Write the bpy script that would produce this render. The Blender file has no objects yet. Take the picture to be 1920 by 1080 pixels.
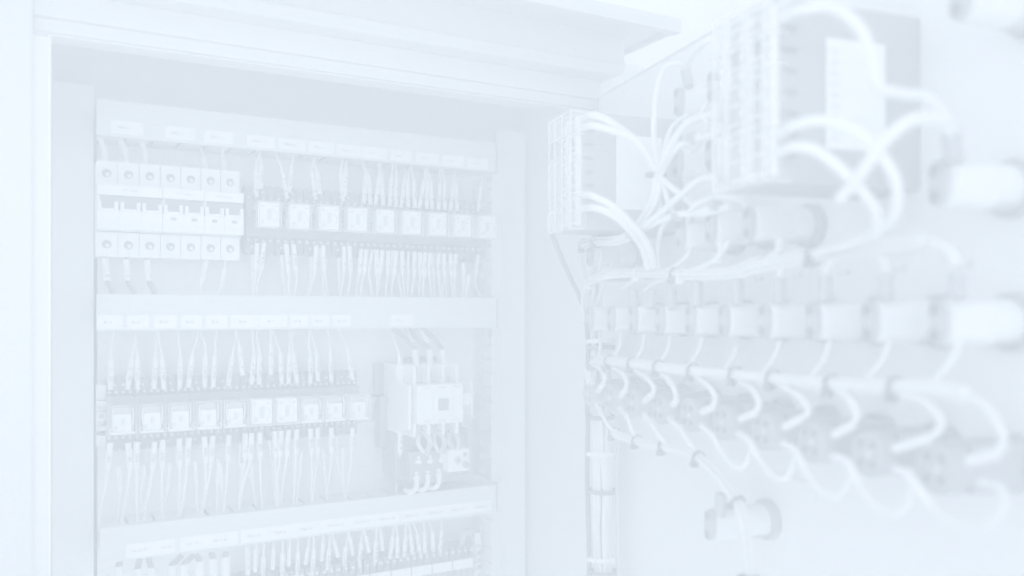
import bpy, bmesh, math, random
from mathutils import Vector, Matrix
random.seed(7)
SC = bpy.context.scene
COL = SC.collection

# ------------------------------------------------------------------ camera, light, exposure
F = 1560.0                      # focal length in photo pixels (photo is 1920 wide)
VEIL_DENSITY = 1.2  # density of the added veil
FILL_POWER = 0.34  # power of the added interior fill
HOR = 590.0                     # eye level in the photo
cd = bpy.data.cameras.new('camera'); cam = bpy.data.objects.new('camera', cd); COL.objects.link(cam)
cam.location = (0, 0, 0); cam.rotation_euler = (math.radians(90), 0, 0)
cd.sensor_width = 36; cd.lens = F / 1920 * 36; cd.shift_y = (HOR - 540) / 1920
cd.clip_start = 0.02; cd.clip_end = 50
cd.dof.use_dof = True; cd.dof.focus_distance = 0.86; cd.dof.aperture_fstop = 3.2
SC.camera = cam
w = bpy.data.worlds.new('World'); SC.world = w; w.use_nodes = True
nt = w.node_tree; bg = nt.nodes['Background']
tc = nt.nodes.new('ShaderNodeTexCoord'); sp = nt.nodes.new('ShaderNodeSeparateXYZ'); mr = nt.nodes.new('ShaderNodeMapRange')
cr = nt.nodes.new('ShaderNodeMix'); cr.data_type = 'RGBA'
nt.links.new(tc.outputs['Generated'], sp.inputs[0]); nt.links.new(sp.outputs['Z'], mr.inputs[0])
mr.inputs[1].default_value = -1; mr.inputs[2].default_value = 1
cr.inputs[6].default_value = (0.885, 0.969, 1.065, 1); cr.inputs[7].default_value = (0.898, 0.979, 1.07, 1)
nt.links.new(mr.outputs[0], cr.inputs[0]); nt.links.new(cr.outputs[2], bg.inputs[0])
bg.inputs[1].default_value = 0.85
def area(name, loc, target, size, power, col=(0.875, 0.943, 1.0)):
    l = bpy.data.lights.new(name, 'AREA'); l.shape = 'RECTANGLE'; l.size = size[0]; l.size_y = size[1]; l.energy = power; l.color = col
    o = bpy.data.objects.new(name, l); COL.objects.link(o); o.location = loc
    o.rotation_euler = (Vector(target) - Vector(loc)).to_track_quat('-Z', 'Y').to_euler()
    return o
area('front_fill', (-0.25, -0.75, 0.15), (-0.1, 0.9, 0.0), (1.3, 1.0), 0.5)  # added soft fill from the front, not an actual window
wl = area('interior_fill', (-0.08, -0.07, 0.10), (-0.10, 0.95, -0.02), (0.34, 0.30), FILL_POWER); wl.data.spread = math.radians(62)  # added fill beside the camera, brightens the cabinet interior
SC.view_settings.view_transform = 'Standard'; SC.view_settings.look = 'None'
SC.view_settings.exposure = 0.235; SC.view_settings.gamma = 1.0
SC.render.engine = 'CYCLES'
cy = SC.cycles; cy.max_bounces = 10; cy.diffuse_bounces = 8; cy.glossy_bounces = 3; cy.transmission_bounces = 4; cy.transparent_max_bounces = 16
cy.volume_bounces = 12; cy.use_denoising = True
cy.caustics_reflective = False; cy.caustics_refractive = False

# ------------------------------------------------------------------ materials
MAT = {}
def mat(name, v, tint=(1, 1, 1), rough=0.5, noise=0.0, scale=60, bump=0.0, spec=0.3, metal=0.0, alpha=None):
    m = bpy.data.materials.new(name); m.use_nodes = True; t = m.node_tree; b = t.nodes['Principled BSDF']
    c = tuple(min(1, v * k) for k in tint)
    b.inputs['Base Color'].default_value = (*c, 1); b.inputs['Roughness'].default_value = rough
    b.inputs['Specular IOR Level'].default_value = spec; b.inputs['Metallic'].default_value = metal
    if noise or bump:
        n = t.nodes.new('ShaderNodeTexNoise'); g = t.nodes.new('ShaderNodeTexCoord'); n.inputs['Scale'].default_value = scale
        n.inputs['Detail'].default_value = 6
        t.links.new(g.outputs['Object'], n.inputs['Vector'])
        if noise:
            r = t.nodes.new('ShaderNodeMapRange'); r.inputs[3].default_value = 1 - noise; r.inputs[4].default_value = 1 + noise
            r.inputs[1].default_value = 0.3; r.inputs[2].default_value = 0.7
            mx = t.nodes.new('ShaderNodeVectorMath'); mx.operation = 'SCALE'; mx.inputs[0].default_value = c
            t.links.new(n.outputs[0], r.inputs[0]); t.links.new(r.outputs[0], mx.inputs['Scale']); t.links.new(mx.outputs[0], b.inputs['Base Color'])
        if bump:
            bp = t.nodes.new('ShaderNodeBump'); bp.inputs['Strength'].default_value = bump; bp.inputs['Distance'].default_value = 0.0006
            t.links.new(n.outputs[0], bp.inputs['Height']); t.links.new(bp.outputs[0], b.inputs['Normal'])
    if alpha is not None:
        out = t.nodes['Material Output']; tr = t.nodes.new('ShaderNodeBsdfTransparent'); mi = t.nodes.new('ShaderNodeMixShader')
        mi.inputs[0].default_value = alpha; t.links.new(tr.outputs[0], mi.inputs[1]); t.links.new(b.outputs[0], mi.inputs[2]); t.links.new(mi.outputs[0], out.inputs[0])
    MAT[name] = m; return m
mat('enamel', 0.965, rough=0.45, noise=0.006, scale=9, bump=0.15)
mat('enamel_dimmed', 0.8, rough=0.4, noise=0.005, scale=12, bump=0.1)  # darker copy of the cabinet's white paint, offsetting the brighter light on it
mat('plate', 0.985, (0.995, 1, 1), rough=0.5, noise=0.006, scale=14, bump=0.12)
mat('duct', 0.86, (0.99, 1, 1), rough=0.45, noise=0.004, scale=25)
mat('duct_lid', 0.79, (0.99, 1, 1), rough=0.4, noise=0.005, scale=16)
mat('label', 0.975, rough=0.6)
mat('ink', 0.2, (0.99, 1, 1.0), rough=0.7)
mat('ink_soft', 0.45, rough=0.7)
mat('print', 0.7)  # tone of the lamp ribs, darker to suggest shading under the body
mat('sticker_print', 0.84)
mat('breaker', 0.945, rough=0.35)
mat('breaker_seam', 0.5)
mat('slot_dark', 0.45, (0.985, 0.995, 1.01), rough=0.5)
mat('black', 0.45, (0.985, 0.995, 1.01), rough=0.4, noise=0.01, scale=120)
mat('black_mid', 0.62, (0.985, 0.995, 1.01), rough=0.4)
mat('black_veiled', 0.64, (0.985, 0.995, 1.01), rough=0.45)  # lighter copy of black, with the pale veil put into its colour
mat('black_soft', 0.72, (0.985, 0.995, 1.01), rough=0.35)
mat('meter', 0.6, (0.99, 1, 1), rough=0.4, noise=0.008, scale=20)
mat('relay', 0.96, (1, 1, 0.995), rough=0.4)
mat('relay_mark', 0.7, rough=0.4)
mat('clear', 0.96, rough=0.15, spec=0.5, alpha=0.14)
mat('clear_edge', 0.985, rough=0.2, spec=0.5, alpha=0.45)
mat('wire', 0.905, rough=0.35)
mat('wire_b', 0.84, rough=0.35)
mat('sleeve', 0.95, rough=0.4)
mat('lamp', 0.94, rough=0.3)
mat('steel', 0.9, rough=0.3, spec=0.6)
mat('steel_bright', 0.95, rough=0.25, spec=0.8)
mat('door_paint', 0.965, rough=0.4, noise=0.005, scale=10, bump=0.08)
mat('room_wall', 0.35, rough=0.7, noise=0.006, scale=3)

# ------------------------------------------------------------------ frames: the mounting plate and the open door
class Frame:
    def __init__(s, o, ang, side):
        s.o = o; s.ang = ang; s.e = (math.cos(ang), math.sin(ang)); s.out = (math.sin(ang), -math.cos(ang))
    def at(s, px, py, n):           # photo pixel on the plane n metres in front of the frame's own plane -> (s, n, z)
        u = (px - 960) / F
        k = (u * (s.o[1] + n * s.out[1]) - s.o[0] - n * s.out[0]) / (s.e[0] - u * s.e[1])
        Y = s.o[1] + k * s.e[1] + n * s.out[1]
        return Vector((k, -n, (HOR - py) / F * Y))
    def world(s, v):                # local (s, -n, z)
        return Vector((s.o[0] + v[0] * s.e[0] - v[1] * s.out[0], s.o[1] + v[0] * s.e[1] - v[1] * s.out[1], v[2]))
PHI = math.radians(28.8)
P = Frame((-0.42, 0.84), PHI, 1)
D = Frame((0.0935, 0.94), math.atan2(-0.9455, 0.3256), 1)
NOROT = Frame((0, 0), 0, 1)

# ------------------------------------------------------------------ mesh helpers
class MB:
    def __init__(s): s.v = []; s.f = []; s.sm = []
    def add(s, vs, fs, smooth=False):
        b = len(s.v); s.v += [tuple(x) for x in vs]; s.f += [tuple(i + b for i in f) for f in fs]; s.sm += [smooth] * len(fs); return s
    def box(s, x0, x1, y0, y1, z0, z1):
        x0, x1 = sorted((x0, x1)); y0, y1 = sorted((y0, y1)); z0, z1 = sorted((z0, z1))
        return s.add([(x0,y0,z0),(x1,y0,z0),(x1,y1,z0),(x0,y1,z0),(x0,y0,z1),(x1,y0,z1),(x1,y1,z1),(x0,y1,z1)],
              [(0,3,2,1),(4,5,6,7),(0,1,5,4),(1,2,6,5),(2,3,7,6),(3,0,4,7)])
    def tube(s, pts, r, n=10, cap=True, r2=None):
        pts = [Vector(p) for p in pts]; N = len(pts); rings = []
        t = (pts[1] - pts[0]).normalized(); a = Vector((0, 1, 0)) if abs(t.y) < 0.9 else Vector((1, 0, 0))
        u = t.cross(a).normalized()
        b0 = []
        for i, p in enumerate(pts):
            t = (pts[min(i + 1, N - 1)] - pts[max(i - 1, 0)]).normalized()
            u = (u - t * u.dot(t)).normalized(); v = t.cross(u)
            rr = r if r2 is None else r + (r2 - r) * i / (N - 1)
            if callable(r): rr = r(i / (N - 1))
            b0 += [p + (u * math.cos(2 * math.pi * k / n) + v * math.sin(2 * math.pi * k / n)) * rr for k in range(n)]
        fs = [(i * n + k, i * n + (k + 1) % n, (i + 1) * n + (k + 1) % n, (i + 1) * n + k) for i in range(N - 1) for k in range(n)]
        s.add(b0, fs, True)
        if cap:
            s.add(b0[:n], [tuple(reversed(range(n)))]); s.add(b0[-n:], [tuple(range(n))])
        return s
    def lathe(s, prof, axis='y', n=24, c=(0, 0, 0), smooth=True):   # prof: list of (radius, along axis)
        vs = []
        for r, h in prof:
            for k in range(n):
                a = 2 * math.pi * k / n; ca, sa = math.cos(a) * r, math.sin(a) * r
                vs.append((c[0] + ca, c[1] + h, c[2] + sa) if axis == 'y' else ((c[0] + ca, c[1] + sa, c[2] + h) if axis == 'z' else (c[0] + h, c[1] + ca, c[2] + sa)))
        fs = [(i * n + k, i * n + (k + 1) % n, (i + 1) * n + (k + 1) % n, (i + 1) * n + k) for i in range(len(prof) - 1) for k in range(n)]
        s.add(vs, fs, smooth)
        s.add(vs[:n], [tuple(range(n))]); s.add(vs[-n:], [tuple(reversed(range(n)))]); return s
    def prism(s, poly, y0, y1):     # polygon in (x, z), extruded along y
        n = len(poly); vs = [(x, y0, z) for x, z in poly] + [(x, y1, z) for x, z in poly]
        return s.add(vs, [tuple(range(n)), tuple(reversed(range(n, 2 * n)))] + [((i + 1) % n, i, n + i, n + (i + 1) % n) for i in range(n)])
    def mesh(s, name, m, bevel=0, seg=2):
        me = bpy.data.meshes.new(name); me.from_pydata(s.v, [], s.f); me.update()
        me.polygons.foreach_set('use_smooth', s.sm)
        bm = bmesh.new(); bm.from_mesh(me)
        if bevel:
            bmesh.ops.bevel(bm, geom=[e for e in bm.edges if len(e.link_faces) == 2 and e.calc_face_angle(0) > 0.6], offset=bevel, segments=seg, profile=0.6, affect='EDGES', clamp_overlap=True)
        bmesh.ops.recalc_face_normals(bm, faces=bm.faces)
        bm.to_mesh(me); bm.free()
        me.materials.append(MAT[m]); return me
    def build(s, name, m, parent=None, frame=None, loc=(0, 0, 0), bevel=0, seg=2):
        return place(s.mesh(name, m, bevel, seg), name, parent, frame, loc)
def place(data, name, parent=None, frame=None, loc=(0, 0, 0)):
    o = bpy.data.objects.new(name, data); COL.objects.link(o)
    if parent is not None: o.parent = parent; o.location = loc
    elif frame is not None: o.location = frame.world(Vector(loc)); o.rotation_euler = (0, 0, frame.ang)
    else: o.location = loc
    return o
def tag(o, label, cat, group=None, kind=None):
    o['label'] = label
    if cat: o['category'] = cat
    if group: o['group'] = group
    if kind: o['kind'] = kind
    return o
def thing(name, label, cat, frame, loc, group=None):
    return tag(place(None, name, None, frame, loc), label, cat, group)
def copy_tree(o, parent=None):
    c = o.copy(); COL.objects.link(c)
    if parent is not None: c.parent = parent
    for ch in o.children: copy_tree(ch, c)
    return c
ORD = 'first second third fourth fifth sixth seventh eighth ninth tenth eleventh twelfth thirteenth fourteenth fifteenth sixteenth seventeenth eighteenth nineteenth twentieth'.split()
def ordn(i):
    if i < 20: return ORD[i]
    t = {2: 'twent', 3: 'thirt', 4: 'fort'}[(i + 1) // 10]; k = (i + 1) % 10
    return t + 'ieth' if k == 0 else t + 'y-' + ORD[k - 1]
def spline(pts, step=0.004):
    pts = [Vector(p) for p in pts]
    if len(pts) == 2: return pts
    out = []; q = [pts[0] * 2 - pts[1]] + pts + [pts[-1] * 2 - pts[-2]]
    for i in range(1, len(q) - 2):
        a, b, c, d = q[i - 1:i + 3]; m = max(2, int((c - b).length / step))
        for k in range(m):
            t = k / m
            out.append(0.5 * ((2 * b) + (c - a) * t + (2 * a - 5 * b + 4 * c - d) * t * t + (3 * b - a - 3 * c + d) * t ** 3))
    return out + [pts[-1]]
TXT = {}
def text_verts(s, size, sx=1.0, center=True):
    key = (s, center)
    if key not in TXT:
        c = bpy.data.curves.new('t', 'FONT'); c.body = s; c.size = 1.0; c.resolution_u = 2; c.space_character = 1.15
        c.align_x = 'CENTER' if center else 'LEFT'; c.align_y = 'CENTER'
        o = bpy.data.objects.new('t', c); COL.objects.link(o); dg = bpy.context.evaluated_depsgraph_get()
        me = bpy.data.meshes.new_from_object(o.evaluated_get(dg)); TXT[key] = ([tuple(v.co) for v in me.vertices], [tuple(p.vertices) for p in me.polygons])
        bpy.data.objects.remove(o); bpy.data.curves.remove(c); bpy.data.meshes.remove(me)
    vs, fs = TXT[key]
    return [(x * size * sx, y * size) for x, y, z in vs], fs
def flat_text(s, size, parent, x, y, z, sx=1.25, m='ink', shear=0.0):     # text on a plate facing -y
    vs, fs = text_verts(s, size, sx)
    return MB().add([(vx, 0, vz) for vx, vz in vs], fs).build('lettering', m, parent, loc=(x, y, z))

# ------------------------------------------------------------------ the room behind
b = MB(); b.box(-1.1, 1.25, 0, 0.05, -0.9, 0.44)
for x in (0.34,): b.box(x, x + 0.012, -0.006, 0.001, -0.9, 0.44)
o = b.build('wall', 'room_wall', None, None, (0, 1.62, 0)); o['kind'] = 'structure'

# haze volume added to veil the scene and flatten its contrast
hz = bpy.data.materials.new('added_haze'); hz.use_nodes = True; t = hz.node_tree; t.nodes.remove(t.nodes['Principled BSDF'])
pv = t.nodes.new('ShaderNodeVolumePrincipled'); pv.inputs['Color'].default_value = (1, 1, 1, 1); pv.inputs['Density'].default_value = VEIL_DENSITY; pv.inputs['Anisotropy'].default_value = 0.0
t.links.new(pv.outputs[0], t.nodes['Material Output'].inputs['Volume']); MAT['added_haze'] = hz
o = MB().box(-1.15, 1.3, -0.12, 1.75, -1.6, 0.46).build('added_haze', 'added_haze'); o['kind'] = 'stuff'

# ------------------------------------------------------------------ the cabinet
NO = 0.153                                 # the opening's plane in front of the plate
sL = P.at(95, 500, NO).x; sR = P.at(1108, 500, NO).x
zT = 0.2295; ZB = -0.52
cab = thing('electrical_cabinet', 'large open control cabinet of pale enamelled steel with its door swung out', 'cabinet', P, (0, 0, 0))
MB().box(sL - 0.03, sR + 0.01, 0.032, 0.036, ZB, 0.30).build('back_wall', 'enamel', cab)
pL = P.at(180, 500, 0).x; pR = P.at(928, 500, 0).x
MB().box(pL + 0.001, pR, 0.0, 0.003, ZB, 0.2195).build('mounting_plate', 'plate', cab, bevel=0.0008)
MB().box(sL - 0.004, sL - 0.001, -NO + 0.003, 0.031, ZB, 0.28).build('side_wall', 'enamel', cab)
MB().box(sR + 0.001, sR + 0.004, -NO + 0.003, 0.031, ZB, 0.28).build('side_wall', 'enamel', cab)
MB().box(sL - 0.001, sR + 0.001, -NO + 0.004, 0.031, 0.30, 0.303).build('top_wall', 'enamel', cab)
# upright channels left and right of the plate
b = MB(); q = P.at(176, 500, 0.012).x; b.box(sL + 0.0005, q, -0.012, 0.0, ZB, 0.2285); b.box(q - 0.004, q, 0.0, 0.03, ZB, 0.2285); b.build('upright', 'plate', cab, bevel=0.001)
b = MB(); q0 = P.at(932, 500, 0.010).x; q1 = P.at(985, 500, 0.010).x; b.box(q0, q1, -0.010, -0.006, ZB, 0.2335); b.box(q0, q0 + 0.002, -0.0125, -0.0098, ZB, 0.2335); b.box(q1 - 0.0025, q1 - 0.0002, -0.006, 0.028, ZB, 0.2335); b.build('upright', 'plate', cab, bevel=0.0006)
# front frame: an inner lip, a raised border, and the stepped eaves above the opening
lipL = P.at(72, 500, NO).x
b = MB()
b.box(sL - 0.1, sL, -NO, -NO + 0.002, ZB, zT)                     # lip left
b.box(sL - 0.002, sL + 0.0004, -NO - 0.004, -NO + 0.012, ZB, zT)       # folded edge
b.build('door_rim', 'enamel', cab, bevel=0.0005)
fL = P.at(62, 500, NO + 0.014).x
MB().box(fL - 0.35, fL, -NO - 0.014, -NO + 0.001, ZB, 0.36).build('front_frame', 'enamel_dimmed', cab, bevel=0.003, seg=3)
def zline(px, py, n): return P.at(px, py, n).z
n1, n2, n3 = NO, NO + 0.004, NO + 0.010
za = zline(900, 178, n1); zb = zline(900, 155, n2)
e1 = P.at(1117, 200, NO).x
b = MB(); b.box(sL - 0.02, e1, -n1 - 0.003, -n1 + 0.02, zT, za); b.build('opening_lip', 'enamel_dimmed', cab, bevel=0.0018, seg=3)
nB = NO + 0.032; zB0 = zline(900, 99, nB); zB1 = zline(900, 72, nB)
b = MB(); b.box(fL - 0.0, e1, -n2, -n1 + 0.02, za + 0.0002, zb); b.box(fL, e1 + 0.002, -n2 - 0.004, -n1 + 0.02, zb, zB0); b.build('eaves_panel', 'enamel_dimmed', cab, bevel=0.001)
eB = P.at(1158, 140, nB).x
b = MB(); b.prism([(fL, zB0), (eB - 0.003, zB0), (eB + 0.009, zB0 + 0.004), (eB + 0.013, zB1), (fL, zB1)], -nB, -n1 + 0.02); b.build('eaves_ledge', 'enamel_dimmed', cab, bevel=0.003, seg=3)
nA = NO + 0.085
zA0 = P.at(1278, 62, nA).z; zA1 = P.at(1278, 35, nA).z; eA = P.at(1278, 50, nA).x
b = MB(); b.box(fL - 0.2, eB + 0.014, -nB + 0.006, -n1 + 0.02, zB1, zA0 + 0.01); b.build('fascia', 'enamel_dimmed', cab, bevel=0.001)
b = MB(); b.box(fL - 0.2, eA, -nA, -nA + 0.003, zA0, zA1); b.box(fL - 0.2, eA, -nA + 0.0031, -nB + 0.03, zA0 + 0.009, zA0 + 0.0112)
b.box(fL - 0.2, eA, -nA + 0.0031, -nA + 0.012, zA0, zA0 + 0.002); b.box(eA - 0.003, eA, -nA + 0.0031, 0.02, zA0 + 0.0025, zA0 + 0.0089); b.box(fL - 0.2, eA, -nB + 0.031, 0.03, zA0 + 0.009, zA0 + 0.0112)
b.build('canopy', 'enamel_dimmed', cab, bevel=0.001)
b = MB(); q = P.at(1197, 120, NO - 0.03).x; b.box(e1 + 0.004, q, -NO + 0.03, -NO + 0.033, 0.2, zA0); b.box(q - 0.0005, q + 0.0012, -NO + 0.02, -NO + 0.034, 0.2, zA0 - 0.004); b.build('corner_post', 'enamel', cab)
# the door, hinged at the right
door = place(None, 'door', cab); door.rotation_euler = (0, 0, D.ang - P.ang)
_r = Matrix.Rotation(-P.ang, 3, 'Z') @ Vector((D.o[0] - P.o[0], D.o[1] - P.o[1], 0)); door.location = _r
door['label'] = 'pale enamelled door opened towards the viewer'
DZT = 0.243
MB().box(0.012, 0.66, 0.0, 0.0025, ZB, DZT).build('door_panel', 'door_paint', door)
b = MB(); b.box(0.0, 0.66, -0.001, 0.006, DZT - 0.0015, DZT + 0.0005); b.box(0.001, 0.0025, -0.0008, 0.03, ZB, DZT - 0.002); b.box(0.0, 0.66, 0.03, 0.032, ZB, DZT); b.box(0.018, 0.0195, -0.0015, 0.0, ZB, DZT - 0.002)
b.build('door_flange', 'enamel_dimmed', door)
MB().lathe([(0.0022, 0), (0.0022, -0.0012), (0.001, -0.0016)], n=12, c=(0.09, 0, 0.19)).build('rivet', 'enamel', door)

# ------------------------------------------------------------------ wiring ducts with paper labels
def duct(label, yl, yr, xl, xr, n=0.06):
    a = P.at(xl, yl[0], n); a2 = P.at(xl, yl[1], n); c = P.at(xr, yr[0], n); c2 = P.at(xr, yr[1], n)
    z1 = (a.z + c.z) / 2; z0 = (a2.z + c2.z) / 2; x0, x1 = a.x, c.x
    t = thing('wiring_duct', label, 'wiring duct', P, (x0, 0, z0), 'slotted wiring ducts on the mounting plate')
    L = x1 - x0; H = z1 - z0
    MB().box(0, L, -n, -n + 0.0025, 0, H).box(0, L, -n + 0.0025, -n + 0.008, 0.0002, 0.0018).box(0, L, -n + 0.0025, -n + 0.008, H - 0.0018, H - 0.0002).build('cover', 'duct_lid', t, bevel=0.0007)
    b = MB(); b.box(0.002, L - 0.002, -0.002, -0.0002, 0.003, H - 0.003)
    x = 0.002
    while x < L - 0.01:
        for zz in (0.0024, H - 0.004):
            b.box(x, x + 0.0215, -n + 0.009, -0.002, zz, zz + 0.0016)
        x += 0.025
    for zz in (0.0024, H - 0.004): b.box(0.002, L - 0.002, -0.012, -0.0021, zz + 0.0001, zz + 0.0015)
    b.build('slotted_tray', 'duct', t)
    return t, x0, z0, L, H
D1, d1x, d1z, d1L, d1H = duct('top wiring duct with twelve paper labels starting at MCC', (184, 253), (268, 322), 181, 929)
D2, d2x, d2z, d2L, d2H = duct('middle wiring duct with paper labels R-1 to R-10 and M-1', (553, 622), (557, 613), 181, 931)
D3, d3x, d3z, d3L, d3H = duct('lower wiring duct with long paper strips of TB numbers', (992, 1065), (908, 956), 187, 930)
def paper(root, rx, rz, x0, x1, yl, yr, items, size=0.0036, tilt=0.0):
    a = P.at(x0, yl[0], 0.06); a2 = P.at(x0, yl[1], 0.06); c = P.at(x1, yr[0], 0.06); c2 = P.at(x1, yr[1], 0.06)
    za, zb_ = (a2.z + c2.z) / 2 - rz, (a.z + c.z) / 2 - rz; xa, xb = a.x - rx, c.x - rx
    p = MB().box(xa, xb, -0.0604, -0.0601, za, zb_).build('paper_label', 'label', root)
    for s, px in items:
        X = P.at(px, yl[0], 0.06).x - rx
        flat_text(s, size, p, X, -0.0606, (za + zb_) / 2 - 0.0004)
def ylin(x, xa, ya, xb, yb): return ya + (yb - ya) * (x - xa) / (xb - xa)
for s, x0, x1 in [('MCC', 208, 268), ('MC-1', 310, 365), ('MC-2', 384, 437), ('PSH-1', 463, 515), ('PSH-2', 523, 573), ('PSL-1', 579, 626), ('PSL-2', 632, 677),
                  ('A-1', 680, 725), ('A-2', 731, 772), ('A-3', 780, 821), ('A-4', 829, 869), ('A-5', 876, 914)]:
    f0 = lambda x: ylin(x, 208, 225, 914, 299); f1 = lambda x: ylin(x, 208, 249, 914, 318)
    paper(D1, d1x, d1z, x0, x1, (f0(x0), f1(x0)), (f0(x1), f1(x1)), [(s, x0 + (x1 - x0) * 0.42)])
for s, x0, x1 in [('R-1', 182, 230), ('R-2', 238, 279), ('R-3', 289, 331), ('R-4', 340, 378), ('R-5', 387, 426), ('R-6', 433, 485), ('R-7', 487.5, 538), ('R-8', 544, 577), ('R-9', 584, 617), ('R-10', 624, 657), ('M-1', 733, 775)]:
    f0 = lambda x: ylin(x, 182, 591.5, 775, 590); f1 = lambda x: ylin(x, 182, 617, 775, 611)
    paper(D2, d2x, d2z, x0, x1, (f0(x0), f1(x0)), (f0(x1), f1(x1)), [(s, x0 + (x1 - x0) * (0.42 if s != 'R-10' else 0.52))])
f0 = lambda x: ylin(x, 236, 1021, 921, 937); f1 = lambda x: ylin(x, 236, 1048, 921, 957)
for x0, x1, it in [(236, 327, [('R-S-T-', 264), ('N-G', 312)]), (338, 446, [('U1-V1-', 365), ('W1-G', 413)]), (452, 600, [('TB1-3', 475), ('TB4-6', 524), ('TB7-9', 573)]),
                   (600.7, 749, [('TB10-12', 629), ('TB13-15', 678), ('TB16-18', 726)]), (752, 791, [('TB19-21', 771)]), (792, 921, [('TB22-24', 816), ('TB25-27', 859), ('TB28-30', 902)])]:
    paper(D3, d3x, d3z, x0, x1, (f0(x0), f1(x0)), (f0(x1), f1(x1)), it, 0.0038)
# upright slotted duct at the right edge of the plate, in three lengths
def vduct(label, z0, z1, k0):
    n = 0.05; xl = P.at(899, 600, 0.004).x; xr = xl + 0.012
    xw = P.at(921, 600, n).x
    t = thing('upright_wiring_duct', label, 'wiring duct', P, (xw, 0, z0), 'upright slotted ducts at the right edge of the plate')
    H = z1 - z0
    MB().box(0.0022, 0.016, -0.0015, -0.0003, 0, H).build('tray', 'duct', t)
    b = MB(); pitch = 0.0172; z = 0.002
    while z + pitch < H:
        zc = z + pitch / 2; pts = []; cy_ = -0.024; r = 0.0052; g = 0.0014
        # one tooth cell, C-shaped round its keyhole slot, in (n, z); extruded along the plate
        arc = [(cy_ - r * math.cos(a), zc + r * math.sin(a)) for a in [math.radians(16 + 328 * k / 14) for k in range(15)]]
        poly = [(-n, zc + g)] + [(-n, z + pitch), (-0.001, z + pitch), (-0.001, z), (-n, z), (-n, zc - g)] + arc[::-1]
        m = len(poly)
        vs = [(0.0, y, zz) for y, zz in poly] + [(0.0014, y, zz) for y, zz in poly]
        b.add(vs, [tuple(range(m)), tuple(reversed(range(m, 2 * m)))] + [((i + 1) % m, i, m + i, m + (i + 1) % m) for i in range(m)])
        z += pitch
    b.build('slotted_wall', 'duct', t)
    MB().box(0.0016, 0.016, -n, -n + 0.002, 0, H).build('cover', 'duct_lid', t)
    MB().box(0.0015, 0.0145, -n + 0.012, -n + 0.0135, 0.001, H - 0.001).build('inner_strip', 'black_soft', t)  # thin dark grey strip inside the duct
vduct('short upright slotted duct right of the upper relays', d2z + d2H + 0.001, d1z - 0.001, 0)
vduct('upright slotted duct right of the contactor', d3z + d3H + 0.001, d2z - 0.001, 0)
vduct('upright slotted duct under the right end of the lower duct', -0.43, d3z - 0.001, 0)

# ------------------------------------------------------------------ rails
def rail(label, px0, px1, py, pyx):
    n = 0.008; c = P.at(pyx, py, n); x0 = P.at(px0, py, n).x; x1 = P.at(px1, py, n).x
    t = MB(); L = x1 - x0
    t.box(0, L, -0.008, -0.007, 0.0115, 0.0175); t.box(0, L, -0.008, -0.007, -0.0175, -0.0115); t.box(0, L, -0.0068, -0.0004, 0.0105, 0.0115); t.box(0, L, -0.0068, -0.0004, -0.0115, -0.0105); t.box(0, L, -0.0014, -0.0004, -0.0104, 0.0104)
    o = t.build('mounting_rail', 'steel', None, P, (x0, 0, c.z)); tag(o, label, 'mounting rail', 'steel mounting rails'); return c.z
zr1 = rail('steel rail behind the breakers and upper relays', 181, 895, 400, 500)
zr2 = rail('steel rail carrying the lower relays and contactor', 180, 903, 773, 700)
zr3 = rail('steel rail under the terminal blocks at the bottom', 200, 905, 1075, 800)

# ------------------------------------------------------------------ circuit breakers
bx0 = P.at(180, 400, 0.045).x; bx1 = P.at(450, 400, 0.045).x; pw = (bx1 - bx0) / 7
bz1 = P.at(180, 300, 0.045).z; bz0 = P.at(180, 480, 0.045).z
def screw_mesh(r, depth=0.0012, nm='screw', m='steel_bright'):
    b = MB(); b.lathe([(r, 0), (r, -depth * 0.6), (r * 0.8, -depth)], n=12)
    b.box(-r * 0.75, r * 0.75, -depth * 1.25, -depth * 0.9, -r * 0.14, r * 0.14); b.box(-r * 0.14, r * 0.14, -depth * 1.3, -depth * 0.95, -r * 0.75, r * 0.75)
    return b.mesh(nm, m)
def plate_hole(b, cx, cz, w_, h_, r, y0, y1, n=20):     # rectangular block face pierced by a round hole
    ring = [(cx + r * math.cos(2 * math.pi * k / n), cz + r * math.sin(2 * math.pi * k / n)) for k in range(n)]
    sq = []
    for k in range(n):
        a = 2 * math.pi * k / n; c, s_ = math.cos(a), math.sin(a); m_ = min((w_ / 2) / max(abs(c), 1e-6), (h_ / 2) / max(abs(s_), 1e-6)); sq.append((cx + c * m_, cz + s_ * m_))
    # snap the nearest ring points to the rectangle's corners
    for sx in (-1, 1):
        for sz in (-1, 1):
            q = (cx + sx * w_ / 2, cz + sz * h_ / 2); i = min(range(n), key=lambda k: (sq[k][0] - q[0]) ** 2 + (sq[k][1] - q[1]) ** 2); sq[i] = q
    vs = [(x, y0, z) for x, z in ring] + [(x, y0, z) for x, z in sq] + [(x, y1, z) for x, z in ring] + [(x, y1, z) for x, z in sq]
    fs = []
    for k in range(n):
        j = (k + 1) % n
        fs += [(k, j, n + j, n + k), (k, 2 * n + k, 2 * n + j, j), (n + k, n + j, 3 * n + j, 3 * n + k)]
    b.add(vs, fs)
sm = screw_mesh(0.0032); 
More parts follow.
